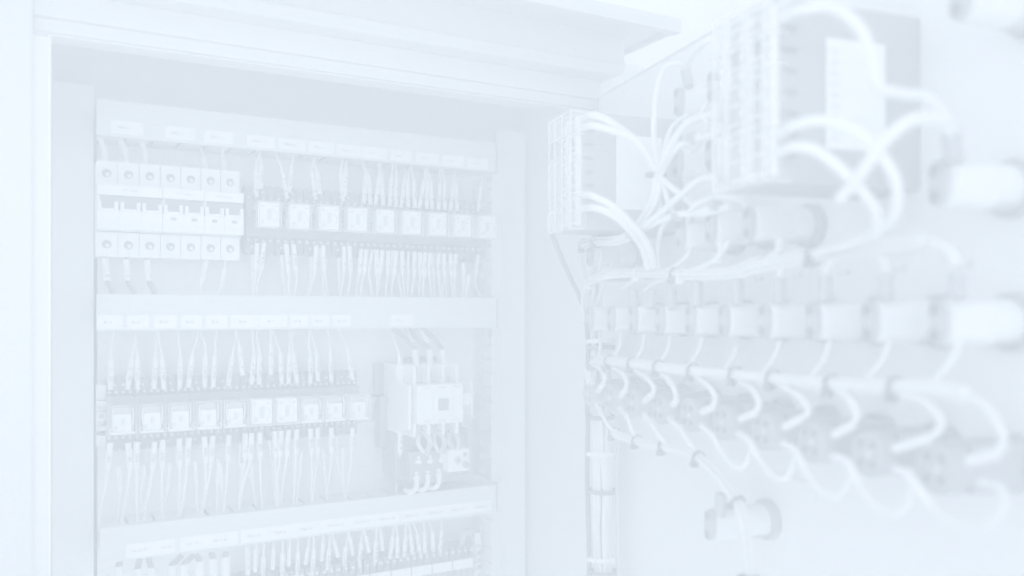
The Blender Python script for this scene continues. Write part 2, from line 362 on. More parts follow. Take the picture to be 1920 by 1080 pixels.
def breaker(i0, np_, label, windows, mark):
    x0 = bx0 + i0 * pw; W = np_ * pw - 0.0004
    t = thing('circuit_breaker', label, 'circuit breaker', P, (x0, 0, bz0), 'white circuit breakers on the upper rail')
    H = bz1 - bz0; hb = 0.0235
    b = MB(); b.box(0, W, -0.041, -0.006, 0, H)
    b.build('housing', 'breaker', t, bevel=0.0006)
    for k in range(np_):
        for zc, up in ((H - hb / 2, 1), (hb / 2, 0)):
            b = MB(); cx = (k + 0.5) * pw; plate_hole(b, cx - 0.0002, zc, pw - 0.0006, hb, 0.0042, -0.045, -0.0411)
            q = b.build('terminal_face', 'breaker', t)
            MB().lathe([(0.0043, -0.0412), (0.0043, -0.0416)], n=18, c=(cx - 0.0002, 0, zc)).build('terminal_well', 'slot_dark', q)
            s_ = place(sm, 'screw', q, loc=(cx + 0.0007, -0.0416, zc - 0.001)); s_.rotation_euler = (0, random.uniform(0, 3), 0); s_.scale = (0.62, 1, 0.62)
            if not up: MB().box(cx - 0.0003, cx - 0.0001, -0.0452, -0.045, zc - hb / 2, zc - 0.0042).build('seam', 'breaker_seam', q)
    zm0 = hb + 0.001; zm1 = H - hb - 0.0015; N = 0.067
    b = MB(); b.box(0, W, -N + 0.006, -0.0411, zm1 - 0.024, zm1); b.box(0, W, -N, -0.0411, zm0, zm1 - 0.0245); b.box(0, W, -N, -N + 0.0059, zm1 - 0.0105, zm1 - 0.0006)
    b.build('middle_housing', 'breaker', t, bevel=0.0005)
    MB().box(0.0025, W - 0.0005, -N + 0.0052, -N + 0.0059, zm1 - 0.0243, zm1 - 0.0106).build('switch_recess', 'slot_dark', t)
    for k in range(np_):                                     # toggles: two raised cheeks with a handle bar between
        xk = k * pw
        b = MB(); zz = zm1 - 0.0245
        b.box(xk + 0.0006, xk + 0.0038, -N - 0.0035, -N + 0.005, zz - 0.001, zz + 0.0075); b.box(xk + pw - 0.0044, xk + pw - 0.0012, -N - 0.0035, -N + 0.005, zz - 0.001, zz + 0.0075)
        b.box(xk + 0.0039, xk + pw - 0.0045, -N - 0.0025, -N + 0.005, zz - 0.001, zz + 0.0012)
        b.build('toggle', 'breaker', t, bevel=0.0005)
        if windows: MB().box(xk + 0.007, xk + 0.0122, -N - 0.0003, -N, zz - 0.0072, zz - 0.0042).build('indicator_window', 'slot_dark', t)
        for f in (0.5,): MB().box(xk + pw * f, xk + pw * f + 0.0002, -N - 0.0002, -N, zm0 + 0.0006, zm0 + 0.006).build('seam', 'breaker_seam', t)
        if k: MB().box(xk, xk + 0.00025, -N - 0.0002, -N, zm0 + 0.0006, zz - 0.001).build('seam', 'breaker_seam', t)
    MB().box(0.0004, W - 0.0004, -N - 0.00018, -N, zm0 + 0.0062, zm0 + 0.0064).build('seam', 'breaker_seam', t)
    p = MB().box(0.003, W - 0.003, -N - 0.0003, -N - 0.0001, zm1 - 0.0095, zm1 - 0.0015).build('rating_plate', 'label', t)
    flat_text(mark, 0.0034, p, W / 2, -N - 0.0004, zm1 - 0.0055, m='ink_soft')
breaker(0, 3, 'leftmost and widest white breaker with three poles', False, '3P 50A')
breaker(3, 2, 'middle white breaker with two poles and small dark windows', True, '2P 20A')
breaker(5, 2, 'right white two-pole breaker beside the first upper relay', True, '2P 20A')

# ------------------------------------------------------------------ plug-in relays on black screw sockets
s_small = screw_mesh(0.0017, 0.0009); 
def relay(kind, W):
    """socket centred on x, cover in front; z=0 is the rail's axis"""
    t = place(None, 'relay')
    sw = W - 0.0004
    b = MB(); b.box(-sw / 2, sw / 2, -0.026, -0.009, -0.0335, 0.0335)
    b.box(-sw / 2, sw / 2, -0.034, -0.0261, -0.019, 0.019)
    for sg in (-1, 1):
        for k in range(4):
            xk = -sw / 2 + sw * (k + 0.5) / 4
            b.lathe([(sw / 8.6, -0.0255), (sw / 8.6, -0.0095)], n=12, c=(xk, 0, sg * 0.0335))
            b.box(xk - sw / 8 + 0.0002, xk - sw / 8 + 0.0009, -0.0285, -0.0262, sg * 0.0192, sg * 0.0335)
    b.build('socket', 'black', t, bevel=0)
    for sg in (-1, 1):
        for k in range(4):
            xk = -sw / 2 + sw * (k + 0.5) / 4
            o = place(s_small, 'terminal_screw', t, loc=(xk, -0.0262, sg * 0.0225)); o.rotation_euler = (0, random.uniform(0, 3), 0)
        for k in ((0.25,) if sg < 0 else (0.3, 0.62)):
            o = place(s_small, 'terminal_screw', t, loc=(-sw / 2 + sw * k, -0.0262, sg * 0.0295)); o.rotation_euler = (0, random.uniform(0, 3), 0)
    cw, ch, y0, y1 = 0.0237, 0.0275, -0.0345, -0.0755
    # working parts behind the clear cover
    if kind == 'label':
        body = MB().box(-cw / 2 + 0.0022, cw / 2 - 0.0016, y1 + 0.0025, y0 - 0.018, -ch / 2 + 0.002, ch / 2 - 0.0012).build('relay_body', 'relay', t, bevel=0.0005)
        b = MB(); b.box(-cw / 2 + 0.003, cw / 2 - 0.004, y0 - 0.0175, y0 - 0.001, -ch / 2 + 0.004, ch / 2 - 0.004); 
        for k in range(4): b.box(-cw / 2 + 0.0012, -cw / 2 + 0.0029, y0 - 0.016, y0 - 0.004, -0.009 + k * 0.0052, -0.0072 + k * 0.0052)
        b.build('contact_springs', 'black_mid', t)
        MB().box(-0.0023, 0.0022, y1 + 0.0022, y1 + 0.0024, -0.0055, 0.005).build('face_mark', 'relay_mark', body)
        b = MB()
        for sx in (-1, 1): b.box(sx * 0.0068 - 0.0013, sx * 0.0068 + 0.0013, y1 + 0.0021, y1 + 0.0024, 0.0082, 0.0094)
        b.build('face_slot', 'slot_dark', body)
        b = MB(); pts = []
        for k in range(17):
            a = math.radians(-70 + 200 * k / 16); pts.append((0.0015 + 0.0062 * math.cos(a), y1 + 0.0022, -0.001 + 0.0068 * math.sin(a)))
        b.tube(pts, 0.00035, 5); b.build('face_ring', 'clear_edge', body)
    else:
        body = MB().box(-cw / 2 + 0.004, cw / 2 - 0.0045, y1 + 0.004, y0 - 0.004, -ch / 2 + 0.0025, ch / 2 - 0.0085).build('relay_body', 'relay', t, bevel=0.0007)
        MB().box(-cw / 2 + 0.0045, cw / 2 - 0.005, y1 + 0.006, y0 - 0.006, ch / 2 - 0.0083, ch / 2 - 0.0026).build('coil', 'black_mid', t)
        for sx in (-1, 1):
            MB().tube(spline([(sx * (cw / 2 - 0.0036), y1 + 0.003, ch / 2 - 0.0024), (sx * (cw / 2 - 0.003), y1 + 0.003, 0.004), (sx * (cw / 2 - 0.0036), y1 + 0.003, -0.006)], 0.002), 0.0007, 6).build('contact_arm', 'steel_bright', t)
        MB().box(-0.0016, 0.0016, y1 + 0.0036, y1 + 0.0039, -0.0055, 0.001).build('face_mark', 'relay_mark', body)
        MB().box(-cw / 2 + 0.0015, cw / 2 - 0.002, y1 + 0.002, y0 - 0.003, -ch / 2 + 0.0006, -ch / 2 + 0.0024).build('relay_base', 'relay', t)
    b = MB(); b.lathe([(0.0014, 0), (0.0014, -0.0012)], n=12, c=(-0.0062, y1 + (0.0024 if kind == 'label' else 0.0038), -0.0073)); b.v = [(x + 0.5 * (z + 0.0073), y, z * 1.0 + 0.4 * (z + 0.0073)) for x, y, z in b.v]
    b.build('test_button', 'relay_mark', body)
    MB().box(-cw / 2, cw / 2, y1, y0, -ch / 2, ch / 2).build('clear_cover', 'clear', t, bevel=0.0008)
    b = MB(); r = 0.0004
    X, Z = cw / 2 - 0.0003, ch / 2 - 0.0003
    for sx in (-1, 1):
        b.box(sx * X - r, sx * X + r, y1 - 0.0002, y1 + 0.0006, -Z, Z); b.box(sx * X - r, sx * X + r, y0, y0 - 0.0008, -Z, Z)
        for sz in (-1, 1): b.box(sx * X - r * 0.7, sx * X + r * 0.7, y1, y0, sz * Z - r * 0.7, sz * Z + r * 0.7)
    for sz in (-1, 1): b.box(-X, X, y1 - 0.0002, y1 + 0.0006, sz * Z - r, sz * Z + r)
    b.build('cover_edge', 'clear_edge', t)
    return t
pitch1 = (P.at(917, 430, 0.075).x - P.at(508, 430, 0.075).x) / 8
zrow1 = (P.at(508, 401, 0.075).z + P.at(917, 427, 0.075).z) / 2
c0 = P.at(506, 430, 0.075).x
protoA = relay('label', pitch1)
grpA = 'plug-in relays on black sockets'
for i in range(9):
    r = protoA if i == 0 else copy_tree(protoA)
    x = c0 + i * pitch1; r.location = P.world((x, 0, zrow1)); r.rotation_euler = (0, 0, PHI)
    where = {0: 'leftmost upper relay, right beside the circuit breakers', 8: 'last upper relay at the right end by the upright duct'}.get(i, ordn(i) + ' clear-covered relay from the left in the upper row')
    tag(r, where, 'relay', grpA)
pitch2 = (P.at(675, 780, 0.075).x - P.at(231, 780, 0.075).x) / 9
c2 = P.at(231, 780, 0.075).x; zrow2 = (P.at(231, 786, 0.075).z + P.at(675, 765, 0.075).z) / 2
protoB = relay('frame', pitch2); protoC = relay('label', pitch2); usedB = usedC = False
for i in range(10):
    k = 'C' if i in (5, 6) else 'B'
    if k == 'B': r = protoB if not usedB else copy_tree(protoB); usedB = True
    else: r = protoC if not usedC else copy_tree(protoC); usedC = True
    x = c2 + i * pitch2; r.location = P.world((x, 0, zrow2)); r.rotation_euler = (0, 0, PHI)
    look = 'relay with white printed face' if k == 'C' else 'relay with dark coil window'
    tag(r, f'{ordn(i)} {look} from the left in the lower row', 'relay', grpA)

# ------------------------------------------------------------------ wires
WG = {}
def path(fr, pts, n0, n1):
    m = len(pts); out = []
    for i, p in enumerate(pts):
        n = p[2] if len(p) > 2 else n0 + (n1 - n0) * i / (m - 1)
        out.append(fr.at(p[0], p[1], n))
    return out
def wire(grp, pts, n0, n1, sl=None, text=None, r=0.0015, m='wire', sm_='sleeve', rs=0.0024, ferrule=None, fr=P, back=0.0, twist=1, cat='wire'):
    """pts: photo points from duct to terminal; sl=(i, j) the straight piece that carries the marker sleeve"""
    q = path(fr, pts, n0, n1); o3 = q[0].copy(); q = [v - o3 for v in q]
    o = MB().tube(spline(q), r, 8).build('wire', m, None, fr, o3)
    if sl:
        a, c = q[sl[0]], q[sl[1]]; rs *= 1.1
        d = (c - a); L = d.length; d.normalize()
        s_ = MB().tube([a, a + d * L * 0.5, c], rs, 12).build('marker_sleeve', sm_, o)
        if text:
            up = d if d.z > 0 else -d; mid = (a + c) / 2 + up * (-0.08 * L)
            if twist < 0: up = -up
            out = Vector((0, -1, 0)); out = (out - up * out.dot(up)).normalized(); side = up.cross(out).normalized()   # text reads along `up`
            vs, fs = text_verts(text, min(0.0052, rs * 1.7), 1.1)
            V = []
            for tx, ty in vs:
                yy = math.sqrt(max(rs * rs - ty * ty, 1e-9)) + 0.00012
                V.append(mid + up * tx - side * ty * (-1) * 1 + out * yy if False else mid + up * tx + (up.cross(out) * -1).normalized() * (-ty) + out * yy)
            MB().add(V, fs).build('lettering', 'ink', s_)
    if ferrule is not None:
        c = q[-1]; d = (q[-1] - q[-2]).normalized()
        MB().tube([c, c + d * 0.004], 0.0021, 10, r2=0.0028).build('ferrule', 'sleeve', o)
    WG.setdefault(grp, []).append((pts[0][0] if fr is P else pts[0][0], o, text, m, pts[-1][0]))
    return o
# --- above the breakers
for p in ([(188, 258), (190, 265), (196, 280), (198, 306)], [(226, 260), (228, 267), (235, 283), (238, 308)], [(266, 262), (267, 270), (272, 285), (273, 310)]):
    wire('ba', p, 0.03, 0.032, r=0.0028)
wire('ba', [(373, 270), (376, 278), (382, 296), (385, 322)], 0.03, 0.032, (2, 3), 'L1', rs=0.0026)
wire('ba', [(416, 276), (417, 283), (419, 302), (421, 326)], 0.03, 0.032, (2, 3), 'N1', rs=0.0026)
# --- above the upper relays (top, sleeve start, sleeve end)
U1 = [([(489, 280), (487, 290), (481, 305), (480, 322), (481, 362)], '011-13'), ([(486, 283), (487, 292), (490, 310), (490, 348)], '008-4'),
      ([(519, 288), (521, 297), (530, 322), (537, 366)], '011-18'), ([(550, 290), (549, 297), (547, 316), (543, 355)], '009-4'),
      ([(590, 293), (588, 302), (585, 322), (591, 367)], '011-19'), ([(588, 300), (591, 310), (595, 322), (599, 357)], '010-1'),
      ([(643, 298), (641, 308), (639, 327), (643, 372)], '011-17'), ([(652, 298), (650, 305), (648, 316), (647, 362)], '010-4'),
      ([(678, 300), (681, 310), (686, 331), (682, 376)], '011-7'), ([(680, 302), (684, 315), (692, 332), (694, 378)], '011-6'),
      ([(710, 303), (711, 312), (711, 333), (705, 378)], '011-3'), ([(712, 303), (713, 315), (716, 333), (718, 380)], '011-1'),
      ([(737, 305), (736, 314), (734, 334), (731, 381)], '011-10'), ([(743, 306), (743, 315), (743, 335), (742, 382)], '011-9'),
      ([(770, 310), (767, 318), (758, 338), (753, 383)], '011-12'), ([(768, 310), (768, 320), (765, 337), (765, 383)], '011-11'), ([(768, 308), (771, 318), (776, 338), (778, 384)], '004-1'),
      ([(798, 312), (797, 321), (795, 340), (787, 385)], '003-1'), ([(797, 312), (798, 322), (801, 340), (800, 386)], '002-1'), ([(798, 310), (801, 320), (808, 342), (810, 387)], '001-1'),
      ([(825, 313), (825, 323), (825, 345), (822, 388)], '008-1'), ([(827, 312), (829, 322), (834, 344), (834, 388)], '007-1'),
      ([(853, 316), (852, 325), (850, 347), (845, 390)], '006-1'), ([(853, 318), (853, 328), (856, 347), (857, 390)], '005-1'),
      ([(906, 322), (905, 330), (902, 348), (897, 392)], '009-1')]
for p, t in U1: wire('u1', p, 0.032, 0.036, (len(p) - 2, len(p) - 1), t, ferrule=1, rs=0.0023)
# --- below the breakers
for p, t in (([(196, 478), (197, 484), (201, 526), (206, 538), (216, 562)], 'R1-1'), ([(237, 480), (237, 486), (239, 526), (245, 538), (256, 562)], 'S1-1'), ([(274, 481), (275, 487), (279, 526), (285, 538), (295, 562)], 'T1-1')):
    wire('bb', p, 0.034, 0.03, (1, 2), t, r=0.0026, m='black', rs=0.0029)
wire('bb', [(387, 484), (387, 490), (378, 530), (376, 545), (376, 562)], 0.034, 0.03, (1, 2), 'L1-1')
wire('bb', [(422, 484), (422, 504), (415, 540), (408, 552), (398, 564)], 0.034, 0.03, (1, 2), 'N1-1')
# --- below the upper relays
L1 = [([(475, 478), (474, 520), (474, 562)], 'N1-1', 0.028), ([(482, 456), (480, 508), (477, 530), (474, 562)], '011', 0), ([(495, 455), (490, 506), (483, 530), (479, 562)], '008-3', 0),
      ([(528, 478), (532, 522), (537, 562)], 'N1-1', 0.028), ([(536, 457), (541, 510), (541, 535), (540, 562)], '011', 0), ([(550, 458), (555, 507), (556, 530), (550, 562)], '008-3', 0),
      ([(584, 482), (584, 520), (574, 562)], 'N1-1', 0.028), ([(593, 460), (590, 510), (586, 530), (578, 562)], '011', 0), ([(599, 465), (603, 508), (606, 530), (610, 562)], '012', 0.028), ([(606, 460), (608, 508), (612, 530), (617, 562)], '010', 0),
      ([(635, 484), (637, 525), (637, 562)], 'N1-1', 0.028), ([(645, 462), (645, 511), (643, 530), (636, 562)], '011', 0), ([(655, 461), (657, 511), (655, 532), (650, 562)], '010-1', 0)]
for a, c, e in [(677, 674, 667), (687, 683, 676), (698, 691, 699), (706, 706, 708), (717, 713, 706), (728, 727, 723), (735, 735, 735), (743, 740, 732), (754, 755, 759), (766, 765, 764), (777, 777, 770),
                (787, 788, 785), (797, 795, 793), (806, 805, 810), (812, 813, 815), (822, 823, 826), (832, 834, 828), (845, 845, 850), (855, 853, 853)]:
    y = 467 + (a - 677) * 0.052
    L1.append(([(a, y), (c, y + 44), (e + (c - e) * 0.4, y + 64), (e, 566)], {777: '004', 787: '003', 797: '002', 806: '001', 812: '001', 822: '008', 832: '007', 845: '006', 855: '005'}.get(a, '011'), 0.031 if a in (698, 735, 766, 812) else 0))
L1 += [([(692, 512), (694, 535), (700, 562)], 'N1-1', 0.028), ([(746, 512), (752, 548), (753, 562)], 'N1-1', 0.028), ([(780, 512), (773, 548), (768, 562)], 'N1-1', 0.026), ([(836, 515), (836, 552), (836, 564)], 'N1-1', 0.028),
       ([(869, 493), (870, 531), (868, 562)], '011', 0), ([(880, 514), (875, 551), (872, 563)], 'N1-1', 0), ([(897, 478), (892, 516), (891, 535), (903, 562)], '009', 0)]
for p, t, n in L1: wire('l1', p, n or 0.036, n or 0.032, (0, 1), t, rs=0.0024 if not n else 0.0019)
# --- above the lower relays
U2 = [([(217, 614), (214, 625), (209, 648), (208, 675), (207, 723)], '001-3'), ([(255, 614), (253, 635), (247, 672), (240, 723)], '001-2'), ([(254, 620), (255, 650), (258, 673), (258, 723)], '002-3'),
      ([(293, 614), (293, 640), (291, 673), (289, 722)], '002-2'), ([(296, 616), (299, 640), (304, 671), (307, 722)], '003-3'), ([(332, 614), (335, 635), (338, 670), (337, 721)], '003-2'),
      ([(373, 612), (370, 628), (365, 648), (360, 668), (354, 720)], '004-3'), ([(374, 612), (378, 628), (385, 648), (385, 668), (384, 719)], '004-2'), ([(407, 612), (405, 630), (403, 668), (400, 719)], '005-3'),
      ([(442, 612), (441, 635), (435, 670), (429, 717)], '005-2'), ([(444, 612), (446, 635), (449, 648), (454, 697)], '011-15'), ([(473, 612), (474, 635), (476, 665), (472, 714)], '006-4'), ([(481, 612), (482, 635), (487, 665), (486, 714)], '006-2+'),
      ([(509, 612), (508, 630), (508, 648), (508, 696)], '011-16'), ([(511, 612), (514, 630), (521, 650), (526, 664), (528, 714)], '007-5'), ([(552, 612), (549, 628), (544, 645), (543, 664), (541, 713)], '007-2+'), ([(544, 620), (547, 645), (551, 664), (556, 711)], '008-5'),
      ([(584, 610), (581, 625), (579, 645), (582, 668), (582, 712)], '008-2'), ([(583, 614), (588, 640), (593, 660), (596, 708)], '004-5'), ([(614, 610), (616, 625), (619, 645), (619, 664), (621, 709)], '009-3'), ([(634, 610), (640, 628), (648, 645), (653, 662), (660, 706)], '010-5')]
for p, t in U2: wire('u2', p, 0.032, 0.036, (len(p) - 2, len(p) - 1), t, ferrule=1, rs=0.0024)
# --- to the contactor
wire('mc', [(730, 608), (734, 622), (742, 645), (749, 668), (753, 712)], 0.03, 0.05, (3, 4), '010', rs=0.0026)
for p, t in (([(730, 606), (745, 622), (762, 637), (777, 656), (784, 700)], 'R1-1'), ([(752, 604), (770, 622), (788, 640), (805, 656), (807, 700)], 'S1-1'), ([(782, 604), (800, 622), (816, 638), (829, 656), (837, 702)], 'T1-1')):
    wire('mc', p, 0.03, 0.055, (3, 4), t, r=0.0028, m='black', rs=0.0034)
wire('mc', [(757, 606), (765, 622), (770, 634), (777, 652)], 0.035, 0.045, (2, 3), '010-3', rs=0.0024)
wire('mc', [(782, 608), (789, 620), (796, 632), (803, 644)], 0.035, 0.045, (1, 3), 'N1-1', rs=0.0030)
# --- below the lower relays
L2 = [([(207, 830), (202, 878), (197, 915), (186, 965), (188, 1000)], '001'), ([(222, 876), (226, 920), (223, 950), (220, 992)], 'N1-1'), ([(240, 830), (244, 878), (238, 920), (226, 992)], '001'), ([(256, 828), (256, 879), (256, 930), (258, 988)], '002'),
      ([(271, 872), (265, 917), (262, 950), (260, 985)], 'N1-1'), ([(290, 828), (286, 879), (276, 935), (268, 984)], '002'), ([(305, 825), (304, 878), (303, 935), (307, 980)], '003'), ([(319, 868), (314, 915), (305, 950), (296, 978)], 'N1-1'),
      ([(336, 822), (337, 876), (336, 930), (334, 976)], '003'), ([(354, 820), (351, 870), (346, 915), (337, 974)], '004'), ([(366, 864), (368, 908), (370, 935), (372, 970)], 'N1-1'), ([(383, 818), (385, 868), (385, 915), (377, 970)], '004'),
      ([(399, 817), (396, 867), (388, 915), (376, 970)], '005'), ([(413, 868), (416, 906), (420, 965)], 'N1-1'), ([(409, 860), (408, 906), (406, 965)], 'N1-1'), ([(429, 815), (427, 864), (424, 915), (418, 964)], '005'),
      ([(451, 832), (452, 876), (450, 915), (448, 960)], '006-4'), ([(460, 812), (459, 860), (453, 900), (446, 960)], '011'), ([(472, 811), (469, 862), (457, 905), (447, 960)], '006'), ([(470, 868), (474, 905), (482, 955)], 'N1-1'), ([(487, 810), (488, 860), (489, 900), (492, 955)], '008'),
      ([(506, 826), (511, 870), (514, 910), (517, 950)], '004-5'), ([(515, 808), (516, 858), (517, 900), (519, 950)], '011'), ([(527, 807), (525, 856), (520, 900), (523, 950)], '007'), ([(541, 806), (538, 856), (531, 900), (526, 950)], '007'),
      ([(548, 825), (551, 868), (552, 900), (550, 946)], '011-5'), ([(556, 805), (555, 852), (553, 895), (550, 946)], '008'), ([(565, 846), (562, 890), (556, 942)], 'N1-1'), ([(582, 803), (584, 850), (585, 895), (583, 942)], '008'), ([(596, 802), (596, 850), (591, 895), (586, 940)], '009'),
      ([(604, 843), (609, 882), (613, 940)], 'N1-1'), ([(621, 802), (622, 848), (618, 890), (612, 938)], '009'), ([(631, 820), (632, 860), (640, 895), (648, 935)], '010-3'), ([(643, 840), (644, 878), (646, 935)], 'N1-1'), ([(661, 802), (660, 845), (656, 885), (648, 935)], '010')]
for k, (p, t) in enumerate(L2):
    bk = t in ('N1-1', '006-4', '004-5', '011-5', '010-3')
    wire('l2', p, 0.028 if bk else 0.037, 0.03 if bk else 0.034, (0, 1), t, rs=0.0021 if bk else 0.0026)
wire('mc2', [(751, 800), (750, 849), (744, 885), (743, 928)], 0.05, 0.034, (0, 1), '010-5', rs=0.0028)
# --- above the terminal blocks
U3 = [([(464, 1008), (464, 1025), (465, 1078)], '001-2'), ([(482, 1006), (480, 1028), (478, 1072)], 'N1-1'), ([(495, 1004), (494, 1044), (493, 1085)], '002-2'), ([(514, 1000), (513, 1030), (511, 1068)], 'N1-1'), ([(531, 1000), (530, 1037), (529, 1085)], '003-2'),
      ([(546, 998), (543, 1022), (541, 1061)], 'N1-1'), ([(559, 996), (558, 1034), (558, 1080)], '004-2'), ([(583, 992), (577, 1028), (573, 1058)], 'N1-1'), ([(588, 992), (588, 1030), (586, 1079)], '005-2'), ([(608, 990), (606, 1015), (603, 1052)], 'N1-1'),
      ([(620, 988), (617, 1029), (614, 1069)], '006-2'), ([(621, 988), (626, 1012), (634, 1045)], 'N1-1'), ([(656, 984), (648, 1025), (645, 1061)], '007-2'), ([(652, 984), (656, 1008), (662, 1040)], 'N1-1'), ([(684, 980), (677, 1018), (673, 1058)], '008-4'),
      ([(682, 980), (686, 1004), (692, 1036)], 'N1-1'), ([(707, 976), (705, 1014), (703, 1054)], '009-4'), ([(711, 976), (714, 1000), (718, 1032)], 'N1-1'), ([(740, 972), (736, 1007), (731, 1048)], '011-1'), ([(741, 972), (745, 1006), (745, 1046)], '011-2'),
      ([(764, 970), (760, 1003), (758, 1044)], '011-3'), ([(764, 968), (770, 1002), (774, 1040)], '011-4'), ([(772, 968), (782, 1002), (788, 1041)], '011-5'), ([(792, 966), (796, 998), (797, 1037)], '011-6'), ([(800, 964), (811, 998), (812, 1034)], '011-7'), ([(827, 962), (828, 995), (824, 1034)], '011-8')]
for p, t in U3: wire('u3', p, 0.033, 0.036, (1, 2), t, rs=0.0024 if t != 'N1-1' else 0.0021)
for a, c, e in ((228, 222, 1062), (262, 258, 1066), (278, 284, 1064), (341, 322, 1060), (363, 344, 1058), (367, 374, 1052), (395, 400, 1047), (424, 423, 1044)):
    wire('u3b', [(a, 1040), (a + (c - a) * 0.6, e - 6), (c, e), (c, 1100)], 0.034, 0.04, (2, 3), None, r=0.003, m='black', rs=0.0038)
NAMES = {'ba': ('entering the tops of the breakers', 'wires above the breakers'), 'u1': ('above the upper relays', 'wires above the upper relays'), 'bb': ('hanging below the breakers', 'wires below the breakers'),
         'l1': ('below the upper relays', 'wires below the upper relays'), 'u2': ('above the lower relays', 'wires above the lower relays'), 'mc': ('running down into the contactor', 'wires above the contactor'),
         'l2': ('below the lower relays', 'wires below the lower relays'), 'mc2': ('below the left flank of the contactor', None), 'u3': ('between the lowest duct and the terminal blocks', 'wires above the terminal blocks'), 'u3b': ('at the bottom left under the labels R-S-T and U1-V1', 'thick cables at the bottom left')}
for g, lst in WG.items():
    lst.sort(key=lambda a: a[0])
    for i, (x, o, t, m, xe) in enumerate(lst):
        colr = 'dark' if m == 'black' else 'white'
        lab = f'{ordn(i)} wire from the left {NAMES[g][0]}, {colr}' if len(lst) > 1 else f'single {colr} wire {NAMES[g][0]}'
        if t: lab += f', sleeve {t}'
        tag(o, lab, 'wire', NAMES[g][1] if len(lst) > 1 else None)

# ------------------------------------------------------------------ contactor
A = P.at
xb0 = A(783, 750, 0.095).x; xb1 = A(869, 750, 0.095).x; zf1 = (A(783, 722, 0.095).z + A(869, 720, 0.095).z) / 2; zf0 = (A(783, 798, 0.095).z + A(869, 790, 0.095).z) / 2
con = thing('contactor', 'cream three-pole contactor with a dark square window on its front', 'contactor', P, (xb0, 0, zf0))
W = xb1 - xb0; H = zf1 - zf0
MB().box(0.0, W, -0.095, -0.052, 0, H).build('front_housing', 'breaker', con, bevel=0.0012)
xs = -0.008
MB().box(xs, W + 0.002, -0.0515, -0.009, -0.014, H + 0.0205).build('base_housing', 'relay', con, bevel=0.001)
for sg, zz0, zz1 in ((1, H + 0.0003, H + 0.0205), (-1, -0.0155, -0.0003)):
    for k in range(4):
        xk = k * (W - 0.0034) / 3
        MB().box(xk, xk + 0.0036, -0.082, -0.0518, zz0, zz1).build('terminal_barrier', 'breaker', con, bevel=0.0006)
    for k in range(3):
        xk = 0.0036 + k * (W - 0.0034) / 3; wk = (W - 0.0034) / 3 - 0.0036
        b = MB()
        for j in range(4): b.box(xk + wk * (0.42 + 0.14 * j), xk + wk * (0.49 + 0.14 * j), -0.066, -0.0517, zz0 + 0.001, zz1 - 0.001)
        b.build('rib', 'relay', con)
        s_ = place(sm, 'terminal_screw', con, loc=(xk + wk * 0.25, -0.0525, (zz0 + zz1) / 2)); s_.scale = (0.8, 3, 1.2)
# dark window in a raised frame, small rectangle below it, markings
cx = A(831, 758, 0.095).x - xb0; cz = A(831, 758, 0.095).z - zf0
b = MB(); 
for a0, a1, b0, b1 in ((-0.0082, 0.0082, 0.0066, 0.0080), (-0.0082, 0.0082, -0.0080, -0.0066), (-0.0082, -0.0066, -0.0065, 0.0065), (0.0066, 0.0082, -0.0065, 0.0065)): b.box(cx + a0, cx + a1, -0.0968, -0.0951, cz + b0, cz + b1)
b.build('window_frame', 'breaker', con, bevel=0.0003)
MB().box(cx - 0.0058, cx + 0.0058, -0.0962, -0.0951, cz - 0.0064, cz + 0.0064).build('window', 'slot_dark', con)
b = MB(); 
for a0, a1, b0, b1 in ((-0.0072, 0.0072, -0.0096, -0.0093), (-0.0072, 0.0072, -0.0143, -0.014), (-0.0072, -0.0069, -0.0139, -0.0097), (0.0069, 0.0072, -0.0139, -0.0097)): b.box(cx + a0, cx + a1, -0.0954, -0.0951, cz + b0, cz + b1)
b.build('label_holder', 'relay_mark', con)
b = MB()
for x_ in (cx - 0.0125, cx + 0.0122): b.box(x_, x_ + 0.0003, -0.0953, -0.0951, 0.004, H - 0.006)
for z_ in (H - 0.0062, 0.0165): b.box(cx - 0.0121, cx - 0.008, -0.0953, -0.0951, z_, z_ + 0.0003); b.box(cx + 0.008, cx + 0.0121, -0.0953, -0.0951, z_, z_ + 0.0003)
b.build('face_groove', 'breaker_seam', con)
MB().box(cx - 0.0079, cx + 0.0079, -0.0956, -0.0951, cz + 0.0095, cz + 0.0128).build('rating_panel', 'relay', con)
for s, k, zz in (('1/L1', 0.2, H - 0.003), ('3/L2', 0.52, H - 0.003), ('5/L3', 0.84, H - 0.003), ('2/T1', 0.2, 0.003), ('4/T2', 0.52, 0.003), ('6/T3', 0.84, 0.003)): flat_text(s, 0.0034, con, W * k, -0.0953, zz, m='ink')
# left auxiliary block with its tall flank, right auxiliary wing
xa1 = A(783, 750, 0.078).x - xb0; xa0 = A(765, 750, 0.088).x - xb0; 
ax = A(727, 750, 0.025).x - xb0
za1 = A(745, 716, 0.06).z - zf0; za0 = A(745, 800, 0.06).z - zf0
ax = A(765, 760, 0.088).x - xb0
b = MB(); prof = [(-0.022, za0 + 0.001), (-0.034, za0 + 0.0), (-0.034, za0 - 0.004), (-0.06, za0 - 0.006), (-0.088, za0), (-0.088, za1 - 0.002), (-0.056, za1 + 0.001), (-0.056, za1 + 0.004), (-0.03, za1 + 0.003), (-0.022, za1 + 0.002), (-0.022, (za0 + za1) / 2 + 0.006), (-0.03, (za0 + za1) / 2 + 0.004), (-0.03, (za0 + za1) / 2 - 0.002), (-0.022, (za0 + za1) / 2 - 0.003)]
m = len(prof); b.add([(ax, y, z) for y, z in prof] + [(ax + 0.0035, y, z) for y, z in prof], [tuple(range(m)), tuple(reversed(range(m, 2 * m)))] + [((i + 1) % m, i, m + i, m + (i + 1) % m) for i in range(m)])
b.build('auxiliary_flank', 'breaker', con)
